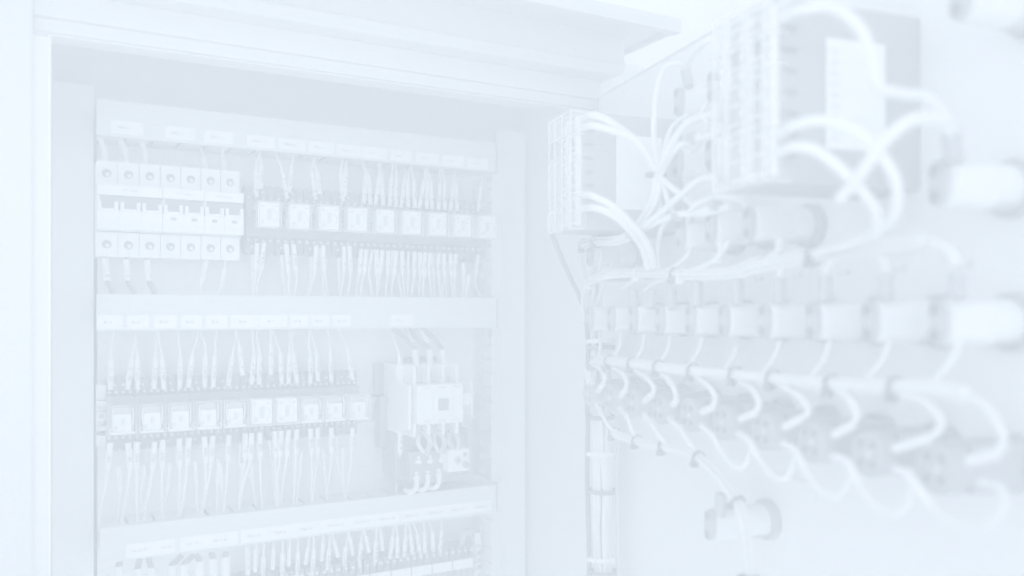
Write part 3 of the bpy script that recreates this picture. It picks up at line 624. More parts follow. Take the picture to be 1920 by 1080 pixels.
b = MB(); b.box(ax + 0.0036, -0.0004, -0.08, -0.03, (za0 + za1) / 2 - 0.008, (za0 + za1) / 2 + 0.008); b.box(ax + 0.0036, -0.0004, -0.06, -0.03, za0 + 0.004, za1 - 0.003); b.build('auxiliary_contact_block', 'breaker', con, bevel=0.0005)
for zz in (za1 - 0.009, za0 + 0.0085):
    s_ = place(sm, 'terminal_screw', con, loc=((ax + 0.0036) / 2 + 0.0005, -0.0603, zz)); s_.scale = (1, 2, 1)
for s, zz in (('13', 0.0045), ('14', -0.0045)): flat_text(s, 0.004, con, (ax + 0.0036) / 2, -0.0802, (za0 + za1) / 2 + zz, m='ink_soft')
b = MB(); wx = W + 0.0002; we = A(887, 750, 0.075).x - xb0
b.box(wx, we - 0.0025, -0.072, -0.02, 0.016, H - 0.013); b.box(we - 0.0024, we, -0.075, -0.02, 0.003, H - 0.001); b.box(wx, we - 0.0025, -0.055, -0.02, 0.002, H - 0.002); b.build('auxiliary_wing', 'breaker', con, bevel=0.0005)
for zz in (H - 0.007, 0.009):
    s_ = place(sm, 'terminal_screw', con, loc=((wx + we) / 2 - 0.001, -0.0553, zz)); s_.scale = (0.9, 2, 0.9)
for s, zz in (('21', 0.005), ('22', -0.005)): flat_text(s, 0.0032, con, (wx + we) / 2 - 0.001, -0.0722, H / 2 + zz, m='ink_soft')
# dark bracket behind at the left, fixing lug
q0 = A(703, 700, 0.012); q1 = A(727, 745, 0.012)
b = MB(); b.box(q0.x, q1.x, -0.012, -0.004, A(703, 740, 0.012).z, A(703, 681, 0.012).z); b.box(q0.x + 0.002, q1.x + 0.02, -0.024, -0.004, A(703, 838, 0.012).z, A(703, 742, 0.012).z); b.box(q1.x, q1.x + 0.03, -0.012, -0.004, A(703, 740, 0.012).z, A(703, 692, 0.012).z)
b.v = [(x - q0.x, y, z - zf0) for x, y, z in b.v]
tb = b.build('bracket_block', 'black', None, P, (q0.x, 0, zf0), bevel=0.001); tag(tb, 'dark plastic block behind the left flank of the contactor', 'block')
b = MB(); u0 = A(762, 690, 0.012); u1 = A(819, 668, 0.012); b.box(0, u1.x - u0.x, -0.012, -0.004, 0, u1.z - u0.z); q = b.build('mounting_foot', 'black', con, loc=(u0.x - xb0, 0, u0.z - zf0), bevel=0.001)
place(sm, 'fixing_screw', con, loc=(u0.x - xb0 + 0.0005, -0.0125, u0.z - zf0 + 0.004))

# ------------------------------------------------------------------ overload relay under the contactor
ov0 = A(768, 850, 0.06); ov1 = A(845, 905, 0.06)
ov = thing('overload_relay', 'black overload relay with a white dial face below the contactor', 'overload relay', P, (ov0.x, 0, A(800, 905, 0.06).z))
oz = A(800, 905, 0.06).z; OW = ov1.x - ov0.x; OH = A(800, 822, 0.06).z - oz
b = MB(); b.box(-0.012, OW + 0.03, -0.045, -0.006, 0.002, OH + 0.006); b.box(0, OW + 0.002, -0.06, -0.0451, 0.0, OH * 0.72); b.box(-0.01, OW + 0.028, -0.03, -0.006, OH + 0.0061, OH + 0.012)
b.build('housing', 'black', ov, bevel=0.0012)
fx0 = A(841, 860, 0.078); fx1 = A(880, 860, 0.078); fz1 = A(860, 843, 0.078).z - oz; fz0 = A(860, 884, 0.078).z - oz
MB().box(fx0.x - ov0.x, fx1.x - ov0.x, -0.078, -0.0605, fz0, fz1).build('dial_face', 'breaker', ov, bevel=0.0008)
MB().box(fx0.x - ov0.x + 0.002, fx1.x - ov0.x - 0.004, -0.0604, -0.03, fz0 - 0.008, fz1 - 0.003).build('dial_housing', 'black', ov, bevel=0.001)
def onface(px, py): v = A(px, py, 0.078); return v.x - ov0.x, v.z - oz
x_, z_ = onface(857.5, 863); MB().lathe([(0.0047, -0.0781), (0.0047, -0.0795), (0.0038, -0.0799)], n=24, c=(x_, 0, z_)).build('setting_dial', 'relay_mark', ov)
b = MB(); b.box(x_ - 0.003, x_ + 0.003, -0.0803, -0.0799, z_ - 0.0004, z_ + 0.0004); b.box(x_ - 0.0004, x_ + 0.0004, -0.0804, -0.0798, z_ - 0.003, z_ + 0.003); b.build('dial_cross', 'ink', ov)
x_, z_ = onface(872, 871); MB().lathe([(0.0037, -0.0781), (0.0037, -0.081), (0.003, -0.0816)], n=20, c=(x_, 0, z_)).build('reset_button', 'slot_dark', ov)
x_, z_ = onface(872, 852); MB().box(x_ - 0.0022, x_ + 0.0022, -0.0786, -0.0781, z_ - 0.0024, z_ + 0.0024).build('test_window', 'slot_dark', ov)
for k in range(3):
    for (px, py, n) in ((785 + 21.5 * k, 866 - 2 * k, 0.062), (781 + 21 * k, 896 - 3 * k, 0.062)):
        v = A(px, py, n); o_ = place(sm, 'terminal_screw', ov, loc=(v.x - ov0.x, -0.0605, v.z - oz)); o_.scale = (1.0, 3, 1.25); o_.rotation_euler = (0, random.uniform(0, 2), 0)
        MB().box(v.x - ov0.x - 0.0018, v.x - ov0.x + 0.0018, -0.0625, -0.0601, v.z - oz + 0.0035, v.z - oz + 0.0065).build('terminal_clamp', 'steel_bright', ov)
x_, z_ = A(782, 816, 0.06).x - ov0.x, 0
for k in range(3):          # looped leads from contactor to overload relay
    X = 786 + 27 * k; Y = 808 - 1 * k
    o = MB()
    pts = [A(X, Y, 0.058), A(X + 9, Y + 4, 0.075), A(X + 19, Y + 16, 0.082), A(X + 19, Y + 31, 0.08), A(X + 13, Y + 40, 0.066)]
    o3 = pts[0]; o = o.tube(spline([p - o3 for p in pts], 0.002), 0.0028, 10).build('looped_lead', 'black_mid', None, P, o3)
    tag(o, f'{ORD[k]} dark looped lead from the left under the contactor', 'lead', 'dark looped leads under the contactor')
    p2 = [A(X + 1, Y + 2, 0.056), A(X - 2 if k == 0 else X + 1, Y + 22, 0.066), A(X + 6 + k * 2, Y + 36, 0.066), A(X + 16, Y + 43, 0.064)]
    o3 = p2[0]; o = MB().tube(spline([p - o3 for p in p2], 0.002), 0.003, 10, r2=0.0022).build('shrink_sleeve', 'wire', None, P, o3)
    tag(o, f'{ORD[k]} white insulated lead from the left feeding the overload relay', 'lead', 'white leads feeding the overload relay')
for k in range(3):
    X = 780 + 21 * k; Y = 902 - 3.5 * k
    pts = [A(X + 1, Y - 2, 0.063), A(X + 1, Y + 8, 0.066), A(X - 3, Y + 17, 0.068), A(X - 12, Y + 20, 0.062), A(X - 20, Y + 17, 0.05)]
    o3 = pts[0]; o = MB().tube(spline([p - o3 for p in pts], 0.002), 0.0030, 10).build('bent_lead', 'wire', None, P, o3)
    tag(o, f'{ORD[k]} hooked white lead from the left leaving the overload relay', 'lead', 'hooked white leads below the overload relay')

# ------------------------------------------------------------------ end stop at the left of the lower rail
e0 = A(181, 722, 0.03); e1_ = A(199, 722, 0.03); ez = A(190, 840, 0.03).z
t = thing('end_clamp', 'pale grey end clamp at the left end of the lower relay rail', 'end clamp', P, (e0.x, 0, ez))
We = e1_.x - e0.x; hz = lambda py: A(190, py, 0.03).z - ez
b = MB(); b.box(0, We, -0.03, -0.009, hz(750), hz(722)); b.box(0, We + 0.001, -0.034, -0.009, hz(760), hz(751)); b.box(0, We, -0.03, -0.009, hz(790), hz(773)); b.box(0, We + 0.001, -0.026, -0.009, hz(772.5), hz(760.5)); b.box(0, We, -0.03, -0.009, hz(808), hz(799)); b.box(0, We - 0.001, -0.024, -0.009, hz(798.5), hz(790.5)); b.box(0, We, -0.028, -0.009, hz(838), hz(817))
b.build('clamp_body', 'duct', t, bevel=0.0006)
MB().box(We * 0.3, We * 0.75, -0.0304, -0.0301, hz(784), hz(777)).build('screw_window', 'slot_dark', t)

# ------------------------------------------------------------------ terminal blocks at the bottom
tn = 0.034
t0 = A(440, 1080, tn).x; t1 = A(888, 1040, tn).x; NT = 34; pt = (t1 - t0) / NT
ztop = A(888, 1020, tn).z; zmk = A(888, 1046, 0.042).z; zmk0 = A(888, 1064, 0.042).z
b = MB(); b.box(0.0004, pt - 0.0004, -tn, -0.009, zmk0 - 0.03 - ztop, 0); b.box(0.0004, 0.0016, -tn - 0.005, -tn, -0.012, 0.0012); b.box(pt * 0.3, pt * 0.8, -tn - 0.003, -tn, -0.0125, -0.009)
bm_ = b.mesh('terminal_body', 'black', 0.0004)
tscr = screw_mesh(0.0022, 0.001)
proto = thing('terminal_block', '', 'terminal block', P, (t0, 0, ztop), 'black screw terminals along the bottom rail')
place(bm_, 'terminal_body', proto); s_ = place(tscr, 'terminal_screw', proto, loc=(pt / 2 + 0.0006, -tn - 0.0004, -0.006)); s_.scale = (1, 2, 1)
for i in range(NT):
    o = proto if i == 0 else copy_tree(proto)
    o.location = P.world((t0 + i * pt, 0, ztop)); o['label'] = f'{ordn(i)} black screw terminal from the left on the bottom rail' if i < NT - 1 else 'rightmost black screw terminal on the bottom rail'
for k in range(6):
    x1 = A(887 - 38.6 * k, 1050, 0.042).x; x0 = A(887 - 38.6 * (k + 1) + 2, 1050, 0.042).x
    o = MB().box(0, x1 - x0, -0.042, -0.0395, 0, zmk - zmk0).build('marker_strip', 'label', None, P, (x0, 0, zmk0), bevel=0.0012)
    tag(o, f'{ordn(k)} blank white marker strip from the right on the terminal blocks', 'marker strip', 'white marker strips on the terminal blocks')
o = thing('end_clamp', 'ribbed pale end clamp right of the terminal blocks', 'end clamp', P, (t1 + 0.001, 0, zmk0 - 0.03))
b = MB(); base = zmk0 - 0.03
for py, hh in ((1000, 22), (1026, 7), (1043, 5), (1056, 5), (1070, 6)): b.box(0, 0.008, -0.036, -0.009, A(890, py + hh, 0.036).z - base, A(890, py, 0.036).z - base)
b.box(0.001, 0.0065, -0.03, -0.009, 0, A(890, 1003, 0.036).z - base); b.build('clamp_body', 'duct', o, bevel=0.0008)
g0 = A(866, 1018, 0.03)
o = MB().tube(spline([(0, 0, -0.006), (0.001, 0, 0.006), (0.006, 0, 0.0115), (0.0125, 0, 0.009)], 0.002), 0.0035, 10).build('jumper_lead', 'black_mid', None, P, g0); tag(o, 'dark arched lead over the right end of the terminal blocks', 'lead')

# ------------------------------------------------------------------ on the door: lamp and button bodies
B = D.at
def lamp_mesh(dark):
    parts = {}
    b = MB(); b.lathe([(0.0156, -0.0006), (0.0156, -0.005), (0.0142, -0.0068)], n=28); parts['ring_nut'] = (b, 'black_veiled', 0)
    b = MB()
    if not dark:
        b.lathe([(0.0118, -0.0062), (0.0124, -0.008), (0.0124, -0.023), (0.0112, -0.0245)], n=32)
        c_ = MB(); c_.lathe([(0.0124, -0.0246), (0.0124, -0.036), (0.0119, -0.0365), (0.0119, -0.0518), (0.011, -0.0528)], n=32)
        c_.v = [(max(-0.0094, min(0.0094, x)), y, z) for x, y, z in c_.v]; b.add(c_.v, c_.f, True)
        f_ = MB()
        for k in range(6):
            y_ = -0.0095 - k * 0.0026
            f_.add(*(lambda q: (q.v, q.f))(MB().tube([(0.0126 * math.cos(math.radians(g)), y_, 0.0126 * math.sin(math.radians(g))) for g in range(205, 325, 8)], 0.00045, 4)))
        parts['shaded_fins'] = (f_, 'print', 0)  # ribs coloured darker, so the underside shading is in their tone
        parts['body'] = (b, 'lamp', 0)
    else:
        b.box(-0.0115, 0.0115, -0.044, -0.0062, -0.0125, 0.0125); parts['body'] = (b, 'black_veiled', 0.002)
    return parts
def lamp(label, t_, z, dark=False, cap=True, L=1.0, group='lamp and button bodies on the door', base=0.0):
    o = thing('lamp_body' if not dark else 'button_body', label, 'indicator lamp' if not dark else 'push button', D, (t_ - 0.001, 0, z), group)
    o.scale = (1, 0.94, 1)
    for nm, (me, m) in (LM if not dark else LD).items():
        place(me, nm, o)
    if not dark:
        place(CAPM, 'terminal_cap', o); 
        for sg in (-1, 1):
            k = place(WELL, 'screw_well', o.children[-1] if False else o, loc=(0, -0.0583, sg * 0.0068))
    else:
        place(DISC, 'terminal_disc', o)
        for a, c_ in ((-0.0045, 0.0055), (0.0045, 0.0055), (-0.0045, -0.0055), (0.0045, -0.0055)): place(WELL2, 'screw_well', o, loc=(a, -0.0583, c_))
        place(SCR3, 'terminal_screw', o, loc=(0.002, -0.0585, -0.0002))
    return o
LM = {k: (v[0].mesh(k, v[1], v[2]), v[1]) for k, v in lamp_mesh(False).items()}
LD = {k: (v[0].mesh(k, v[1], v[2]), v[1]) for k, v in lamp_mesh(True).items()}
b = MB(); b.lathe([(0.0114, -0.0529), (0.0120, -0.054), (0.0120, -0.0568), (0.0108, -0.058)], n=32)
b.v = [(x * 0.44 * (1 - 0.16 * math.exp(-(z / 0.003) ** 2)), y, z) for x, y, z in b.v]; CAPM = b.mesh('terminal_cap', 'black_veiled', 0)
WELL = MB().lathe([(0.0028, 0.0005), (0.0034, -0.0002)], n=16).mesh('screw_well', 'slot_dark'); WELL2 = MB().lathe([(0.0019, 0.0005), (0.0019, -0.0002)], n=12).mesh('screw_well', 'slot_dark')
DISC = MB().lathe([(0.0125, -0.0441), (0.0133, -0.046), (0.0133, -0.0572), (0.0122, -0.058)], n=28).mesh('terminal_disc', 'black_veiled')
SCR3 = screw_mesh(0.0016, 0.0008)
TL = [0.1032, 0.152, 0.1966, 0.2449, 0.2923, 0.3381, 0.3865, 0.4351, 0.4829, 0.530]
for i, t_ in enumerate(TL):
    lamp(f'{ordn(i)} white lamp body from the hinge in the long row of ten', t_, -0.004, group='row of ten lamp bodies across the door')
    lamp(f'{ordn(i)} dark button body from the hinge in the lower row', t_, -0.078, dark=True, group='dark button bodies in the lower door row')
lamp('white lamp body high on the door above the two meters', 0.2744, 0.170); lamp('white lamp body partly hidden behind the near meter, top row', 0.3237, 0.1695)
lamp('white lamp body right of the far meter label', 0.273, 0.121); lamp('white lamp body behind the near meter terminals', 0.321, 0.1187)
lamp('white lamp body below the far meter, beside the crossing wires', 0.2776, 0.064); lamp('middle white lamp body just below the near meter terminals', 0.321, 0.065)
lamp('white lamp body with dark ring below the near meter', 0.369, 0.063); lamp('ribbed white lamp body under the far meter', 0.1032, 0.060)
lamp('large blurred white lamp body at the right edge of the photo', 0.530, 0.0665); lamp('pale lamp body cut by the top right corner', 0.543, 0.157)
lamp('lone white lamp body low on the door by the drooping cable', 0.3196, -0.157)
def boot(label, pts, n0, n1, r=0.0042):
    q = [B(x, y, n0 + (n1 - n0) * i / (len(pts) - 1)) for i, (x, y) in enumerate(pts)]; o3 = q[0]
    o = MB().tube([p - o3 for p in q], r, 14).build('terminal_boot', 'black_veiled', None, D, o3, bevel=0); tag(o, label, 'terminal boot', 'dark boots on the lamp terminals')
for i, (x, r) in enumerate(((1307, .0042), (1382, .0042), (1461, .0042), (1546, .0042), (1660, .0042), (1794, .0042))):
    boot(f'{ordn(i)} dark boot from the hinge above the long lamp row', [(x, 520 - (i - 3) * 3), (x + 1, 565 - (i - 3) * 3)], 0.048, 0.05, r)
for i, x in enumerate((1188, 1222, 1260)):
    boot(f'{ordn(i)} small dark boot near the hinge above the long lamp row', [(x, 545), (x, 578)], 0.048, 0.05, 0.004)
boot('dark boot on the top lamp between the meters', [(1285, 130), (1292, 162)], 0.05, 0.05); boot('dark boot on the lamp at the right edge of the photo', [(1783, 250), (1788, 305)], 0.05, 0.05, 0.0048)
boot('dark boot over the lone low lamp', [(1352, 925), (1350, 968)], 0.05, 0.05, 0.0042)
boot('dark boot above the lamp beside the crossing wires', [(1290, 380), (1291, 412)], 0.05, 0.05, 0.0042)
# name plates behind the lamps
for i, t_ in enumerate(TL):
    o = MB().box(-0.012, 0.012, -0.0012, -0.0002, 0, 0.016).build('name_plate', 'label', None, D, (t_ - 0.002 + 0.018, 0, 0.02), bevel=0.0004); tag(o, f'{ordn(i)} small white plate from the hinge above the long lamp row', 'name plate', 'white plates above the lamp row')
    p = flat_text('L-%d' % (10 - i), 0.006, o, 0, -0.0014, 0.008, m='ink_soft')
o = MB().box(-0.022, 0.022, -0.0012, -0.0002, -0.006, 0.006).build('name_plate', 'label', None, D, (0.352, 0, -0.158 + 0.032)); tag(o, 'white plate beside the lone low lamp', 'name plate')

# ------------------------------------------------------------------ meters on the door
def meter(label, tn_, tw, zt, zb, labpx, txt):
    """near face at t = tn_, body runs 100 mm out from the door"""
    o = thing('panel_meter', label, 'panel meter', D, (tn_ - tw, 0, zb)); H = zt - zb; W = tw; N = 0.1
    MB().box(0, W, -N, -0.0005, 0, H).build('housing', 'meter', o, bevel=0.0008)
    # terminal rows on the back end with their clear cover
    b = MB()
    for x in (W * 0.5 - 0.0012, W - 0.0034): b.box(x, x + 0.0024, -N - 0.005, -N - 0.0002, 0.004, H - 0.004)
    for k in range(9): b.box(0.004, W - 0.006, -N - 0.003, -N - 0.0002, 0.006 + k * (H - 0.014) / 8, 0.0075 + k * (H - 0.014) / 8)
    b.build('terminal_barrier', 'relay', o)
    for k in range(8):
        for x in (W * 0.27, W * 0.75):
            s_ = place(sm, 'terminal_screw', o, loc=(x, -N - 0.0005, 0.0135 + k * (H - 0.014) / 8))
    b = MB(); 
    for z0_, z1_ in ((0.0, H * 0.30), (H * 0.33, H * 0.63), (H * 0.80, H)):
        b.box(-0.002, W + 0.0015, -N - 0.0115, -N - 0.0105, z0_, z1_); b.box(-0.002, -0.001, -N - 0.0104, -N + 0.004, z0_, z1_); b.box(W + 0.0005, W + 0.0015, -N - 0.0104, -N + 0.004, z0_, z1_)
    b.build('terminal_cover', 'clear', o)
    b = MB()
    for z_ in (0.0, H * 0.30, H * 0.63, H * 0.80, H - 0.001): b.box(-0.002, W + 0.0017, -N - 0.012, -N - 0.0104, z_, z_ + 0.0012); b.box(W + 0.0004, W + 0.0017, -N - 0.0103, -N + 0.005, z_, z_ + 0.0012)
    for x in (-0.002, W + 0.0006, W * 0.25, W * 0.6): b.box(x, x + 0.0011, -N - 0.0122, -N - 0.0105, 0, H)
    b.build('cover_edge', 'clear_edge', o)
    b = MB()
    for k in range(7): b.box(W + 0.0002, W + 0.001, -N + 0.001, -N + 0.0105, 0.014 + k * (H - 0.02) / 7, 0.0162 + k * (H - 0.02) / 7)
    b.build('vent_slot', 'slot_dark', o)
    # sticker on the near side wall
    x0, x1, y0, y1 = labpx
    def on(px, py):      # point on the plane t = tn_ seen at that pixel
        u = (px - 960) / F; X0 = D.o[0] + tn_ * D.e[0]; Y0 = D.o[1] + tn_ * D.e[1]
        n = (u * Y0 - X0) / (D.out[0] - u * D.out[1]); Y = Y0 + n * D.out[1]; return n, (HOR - py) / F * Y - zb
    na, za_ = on(x0, y0); nb, zb_ = on(x1, y0 + (y1 - y0)); 
    zt_ = on((x0 + x1) / 2, y0)[1]; zl_ = on((x0 + x1) / 2, y1)[1]
    p = MB().box(W + 0.0002, W + 0.0008, -na, -nb, zl_, zt_).build('sticker', 'label', o, bevel=0.0002)
    if txt:
        b = MB(); 
        for r in range(9): b.box(W + 0.0009, W + 0.00105, -na + 0.003, -na + 0.009, zt_ - 0.006 - r * 0.0062, zt_ - 0.0095 - r * 0.0062)
        for r in range(3): b.box(W + 0.0009, W + 0.00105, -na + 0.013, -nb - 0.006 - r * 0.002, zt_ - 0.012 - r * 0.017, zt_ - 0.0125 - r * 0.017)
        b.box(W + 0.0009, W + 0.00105, -nb - 0.009, -nb - 0.004, zt_ - 0.016, zt_ - 0.022); b.build('print', 'sticker_print', p)
    return o
meter('far panel meter body with clear terminal cover and blank white sticker', 0.191, 0.048, 0.1776, 0.0744, (1155, 1240, 256, 394), False)
meter('near blurred panel meter body with printed white sticker', 0.4656, 0.048, 0.1785, 0.0744, (1548, 1658, 78, 283), True)

# ------------------------------------------------------------------ door wiring
def dwire(label, pts, r=0.0017, m='wire', n=0.06, grp=None, name='wire', cat='wire', sleeve=None):
    q = [B(p[0], p[1], p[2] if len(p) > 2 else n) for p in pts]; o3 = q[0].copy()
    o = MB().tube(spline([v - o3 for v in q], 0.003), r, 10).build(name, m, None, D, o3); tag(o, label, cat, grp)
    if sleeve:
        for a, c_ in sleeve:
            MB().tube(spline([q[k] - o3 for k in range(a, c_ + 1)], 0.003), r * 1.35, 12).build('sleeve', 'sleeve', o)
    return o
def bundle(label, pts, nw=7, R=0.0045, r=0.0016, n=0.055, ties=(), tie_m='black', fr=D, cat='cable bundle', tie_r=None, tie_w=None, heads=True, seed=1):
    q = [fr.at(p[0], p[1], p[2] if len(p) > 2 else n) for p in pts]; o3 = q[0].copy(); c = spline([v - o3 for v in q], 0.006)
    root = thing('cable_bundle', label, cat, fr, o3)
    rnd = random.Random(seed); N = len(c); u = None; frames = []
    for i in range(N):
        t = (c[min(i + 1, N - 1)] - c[max(i - 1, 0)]).normalized()
        if u is None: u = t.cross(Vector((0, 1, 0)) if abs(t.y) < 0.9 else Vector((1, 0, 0))).normalized()
        u = (u - t * u.dot(t)).normalized(); frames.append((c[i], u.copy(), t.cross(u), t))
    for k in range(nw):
        rad = R * (0.72 if k else 0.0); a0 = 2 * math.pi * k / max(nw - 1, 1); tw = rnd.uniform(-0.5, 0.5); ph = rnd.uniform(0, 6)
        pts_ = []
        for i, (p, uu, vv, t) in enumerate(frames):
            s = i / max(N - 1, 1); a = a0 + tw * math.sin(s * 5 + ph) * 0.6; rr = rad * (1 + 0.12 * math.sin(s * 9 + ph))
            pts_.append(p + uu * math.cos(a) * rr + vv * math.sin(a) * rr)
        MB().tube(pts_, r, 8).build('wire', 'wire' if k % 3 else 'wire_b', root)
    for (px, py, mt) in ties:
        v = fr.at(px, py, n) - o3; i = min(range(N), key=lambda k: ((frames[k][0].x - v.x) ** 2 + (frames[k][0].z - v.z) ** 2))
        p, uu, vv, t = frames[i]; RR = (tie_r or R) + r * 0.9
        ring = [p + (uu * math.cos(a) + vv * math.sin(a)) * RR for a in [2 * math.pi * k / 20 for k in range(21)]]
        wd = tie_w or (0.0011 if mt == 'black' else 0.0016)
        vs = []
        for g in ring:
            d = (g - p).normalized(); vs += [g - t * wd, g + t * wd, g + t * wd + d * 0.0007, g - t * wd + d * 0.0007]
        M = len(ring); fs = []
        for j in range(M - 1):
            for e in range(4): fs.append((j * 4 + e, j * 4 + (e + 1) % 4, (j + 1) * 4 + (e + 1) % 4, (j + 1) * 4 + e))
        tie = MB().add(vs, fs).build('cable_tie', mt, root)
        if heads:
            hp = p + Vector((0, 0, -1)).cross(t).cross(t).normalized() * 0 + (Vector((0, -0.6, -0.8)) - t * Vector((0, -0.6, -0.8)).dot(t)).normalized() * (RR + 0.0012)
            MB().box(-0.0026, 0.0026, -0.0024, 0.0024, -0.002, 0.002).build('tie_head', mt, tie, loc=hp, bevel=0.0006)
    return root
bundle('long tied cable bundle running right across the door below the lamp row', [(1108, 720), (1104, 695), (1118, 677), (1150, 678), (1200, 684), (1250, 691), (1300, 697), (1370, 703), (1450, 711), (1560, 721), (1680, 727), (1750, 731), (1810, 742)],
       9, 0.0042, 0.0016, 0.058, [(1113, 690, 'black'), (1146, 679, 'black'), (1190, 684, 'black'), (1236, 690, 'black'), (1297, 697, 'black'), (1378, 705, 'black'), (1452, 712, 'black'), (1555, 721, 'black'), (1678, 727, 'black')], seed=3)
hooks = [[(1116, 686), (1128, 695), (1134, 708), (1130, 722), (1122, 733)], [(1150, 690), (1166, 700), (1175, 716), (1172, 732), (1164, 743)], [(1192, 694), (1212, 708), (1226, 726), (1222, 740), (1210, 752)], [(1240, 700), (1256, 714), (1266, 735), (1268, 752), (1262, 759)],
         [(1302, 704), (1326, 722), (1341, 744), (1335, 764), (1318, 773)], [(1386, 716), (1408, 728), (1423, 755), (1414, 775), (1390, 785)], [(1462, 722), (1495, 740), (1516, 768), (1500, 786), (1472, 800)], [(1562, 730), (1590, 745), (1606, 775), (1596, 798), (1566, 814)],
         [(1682, 738), (1730, 752), (1765, 790), (1740, 822), (1680, 840)], [(1800, 738), (1850, 765), (1880, 815), (1868, 850), (1818, 864)]]
for i, h in enumerate(hooks):
    hp = [(x, y, 0.058 + 0.007 * math.sin(math.pi * k / 4)) for k, (x, y) in enumerate(h)]
    dwire(f'{ordn(i)} short hooked wire from the hinge, bundle to dark button', hp, 0.0021, 'wire', grp='hooked wires onto the dark buttons', sleeve=[(3, 4)])
for i, (a, c_) in enumerate((((1124, 624), (1121, 672)), ((1164, 626), (1150, 674)), ((1208, 628), (1190, 678)), ((1256, 632), (1236, 682)), ((1316, 634), (1290, 688)), ((1380, 650), (1355, 696)), ((1462, 640), (1428, 702)), ((1556, 640), (1518, 712)), ((1668, 640), (1618, 720)), ((1800, 640), (1745, 722)))):
    dwire(f'{ordn(i)} slanting wire from the hinge, lamp row down to bundle', [(a[0], a[1], 0.046), ((a[0] * 0.6 + c_[0] * 0.4) + 3, a[1] * 0.5 + c_[1] * 0.5, 0.052), (c_[0], c_[1], 0.056)], 0.0017 if i < 8 else 0.0019, grp='slanting wires under the lamp row')
drops = [[(1119, 758), (1128, 776), (1142, 800), (1156, 812)], [(1162, 766), (1176, 782), (1184, 806), (1197, 824)], [(1208, 778), (1222, 796), (1236, 818), (1252, 834)], [(1256, 786), (1274, 804), (1292, 830), (1310, 850)],
         [(1316, 800), (1336, 818), (1352, 848), (1372, 872), (1390, 878), (1403, 860), (1410, 832)], [(1386, 814), (1404, 826), (1420, 856), (1448, 892), (1474, 897), (1487, 872), (1492, 840)], [(1470, 832), (1492, 846), (1508, 880), (1540, 922), (1572, 930), (1592, 900), (1594, 862)],
         [(1564, 856), (1590, 868), (1612, 912), (1650, 957), (1686, 962), (1706, 932), (1708, 880)], [(1680, 880), (1706, 894), (1745, 950), (1800, 988), (1852, 985), (1882, 950), (1876, 916), (1838, 903)]]
for i, h in enumerate(drops):
    m_ = len(h); hp = [(x, y, 0.060 + (0.008 * math.sin(math.pi * k / (m_ - 1)) if i < 4 else 0.012 * math.sin(math.pi * k / (m_ - 1)))) for k, (x, y) in enumerate(h)]
    o = dwire(f'{ordn(i)} wire drooping from the dark buttons, counted from the hinge', hp, 0.0018, grp='wires drooping below the dark buttons', sleeve=[(0, 1 if i < 4 else 2)])
bundle('lower cable bundle drooping past the lone low lamp', [(1140, 796, 0.05), (1152, 812), (1195, 827), (1245, 838), (1300, 853), (1335, 882), (1372, 925), (1390, 958), (1400, 1010), (1410, 1100)], 6, 0.0034, 0.0016, 0.062,
       [(1153, 813, 'black'), (1194, 827, 'black'), (1246, 838, 'black'), (1306, 856, 'black'), (1380, 935, 'black'), (1406, 1072, 'black')], seed=5)
bundle('thick upright cable bundle beside the hinge, held by dark and white straps', [(1128, 640), (1130, 700), (1128, 770), (1128, 850), (1130, 920), (1128, 985), (1131, 1060), (1133, 1130)], 17, 0.0106, 0.0025, 0.03,
       [(1128, 650, 'black'), (1128, 783, 'black'), (1128, 852, 'label'), (1130, 915, 'black'), (1130, 1045, 'label'), (1131, 1066, 'black'), (1128, 638, 'label')], tie_r=0.0108, tie_w=0.0021, seed=8)
dwire('dark cable from the far meter down beside the upright bundle', [(1032, 432, 0.1), (1058, 496, 0.08), (1092, 572, 0.05), (1103, 640, 0.042), (1100, 720, 0.04), (1102, 800, 0.04), (1101, 900, 0.04), (1104, 1000, 0.04), (1105, 1100, 0.04)], 0.0024, 'black')
dwire('short dark cable right of the upright bundle', [(1160, 820, 0.018), (1156, 900, 0.018), (1158, 980, 0.018), (1158, 1100, 0.018)], 0.0018, 'black_soft')
dwire('thin white loop at the lower left corner of the far meter', [(1050, 393, 0.108), (1030, 402, 0.112), (1028, 424, 0.11), (1036, 438, 0.105)], 0.0011)
GM = 'wires leaving the meter terminals'
dwire('upper wire leaving the top terminal of the far meter', [(1092, 222, 0.107), (1110, 216, 0.112), (1136, 224, 0.105), (1172, 248, 0.09), (1208, 280, 0.078), (1226, 322, 0.07)], 0.0031, grp=GM)
dwire('second wire below the top terminal of the far meter', [(1092, 240, 0.107), (1112, 236, 0.112), (1150, 246, 0.1), (1190, 262, 0.09), (1218, 296, 0.078), (1230, 324, 0.07)], 0.0031, grp=GM)
dwire('upper wire leaving the low terminal of the far meter', [(1090, 366, 0.107), (1112, 368, 0.11), (1150, 388, 0.1), (1186, 422, 0.085), (1214, 458, 0.07), (1226, 500, 0.06)], 0.0031, grp=GM)
dwire('lowest wire leaving the far meter terminals', [(1092, 392, 0.107), (1116, 390, 0.11), (1150, 404, 0.1), (1180, 430, 0.085), (1204, 462, 0.07), (1216, 504, 0.06)], 0.0031, grp=GM)
dwire('tall thin wire rising beside the far meter sticker', [(1284, 130, 0.052), (1268, 120, 0.062), (1245, 130, 0.07), (1230, 175, 0.078), (1226, 250, 0.08), (1232, 300, 0.075), (1238, 326, 0.07)], 0.0022)
dwire('wire arching up behind the near meter from the top lamp boot', [(1285, 132, 0.05), (1296, 105, 0.06), (1320, 80, 0.06), (1340, 76, 0.055), (1346, 110, 0.05)], 0.0024)
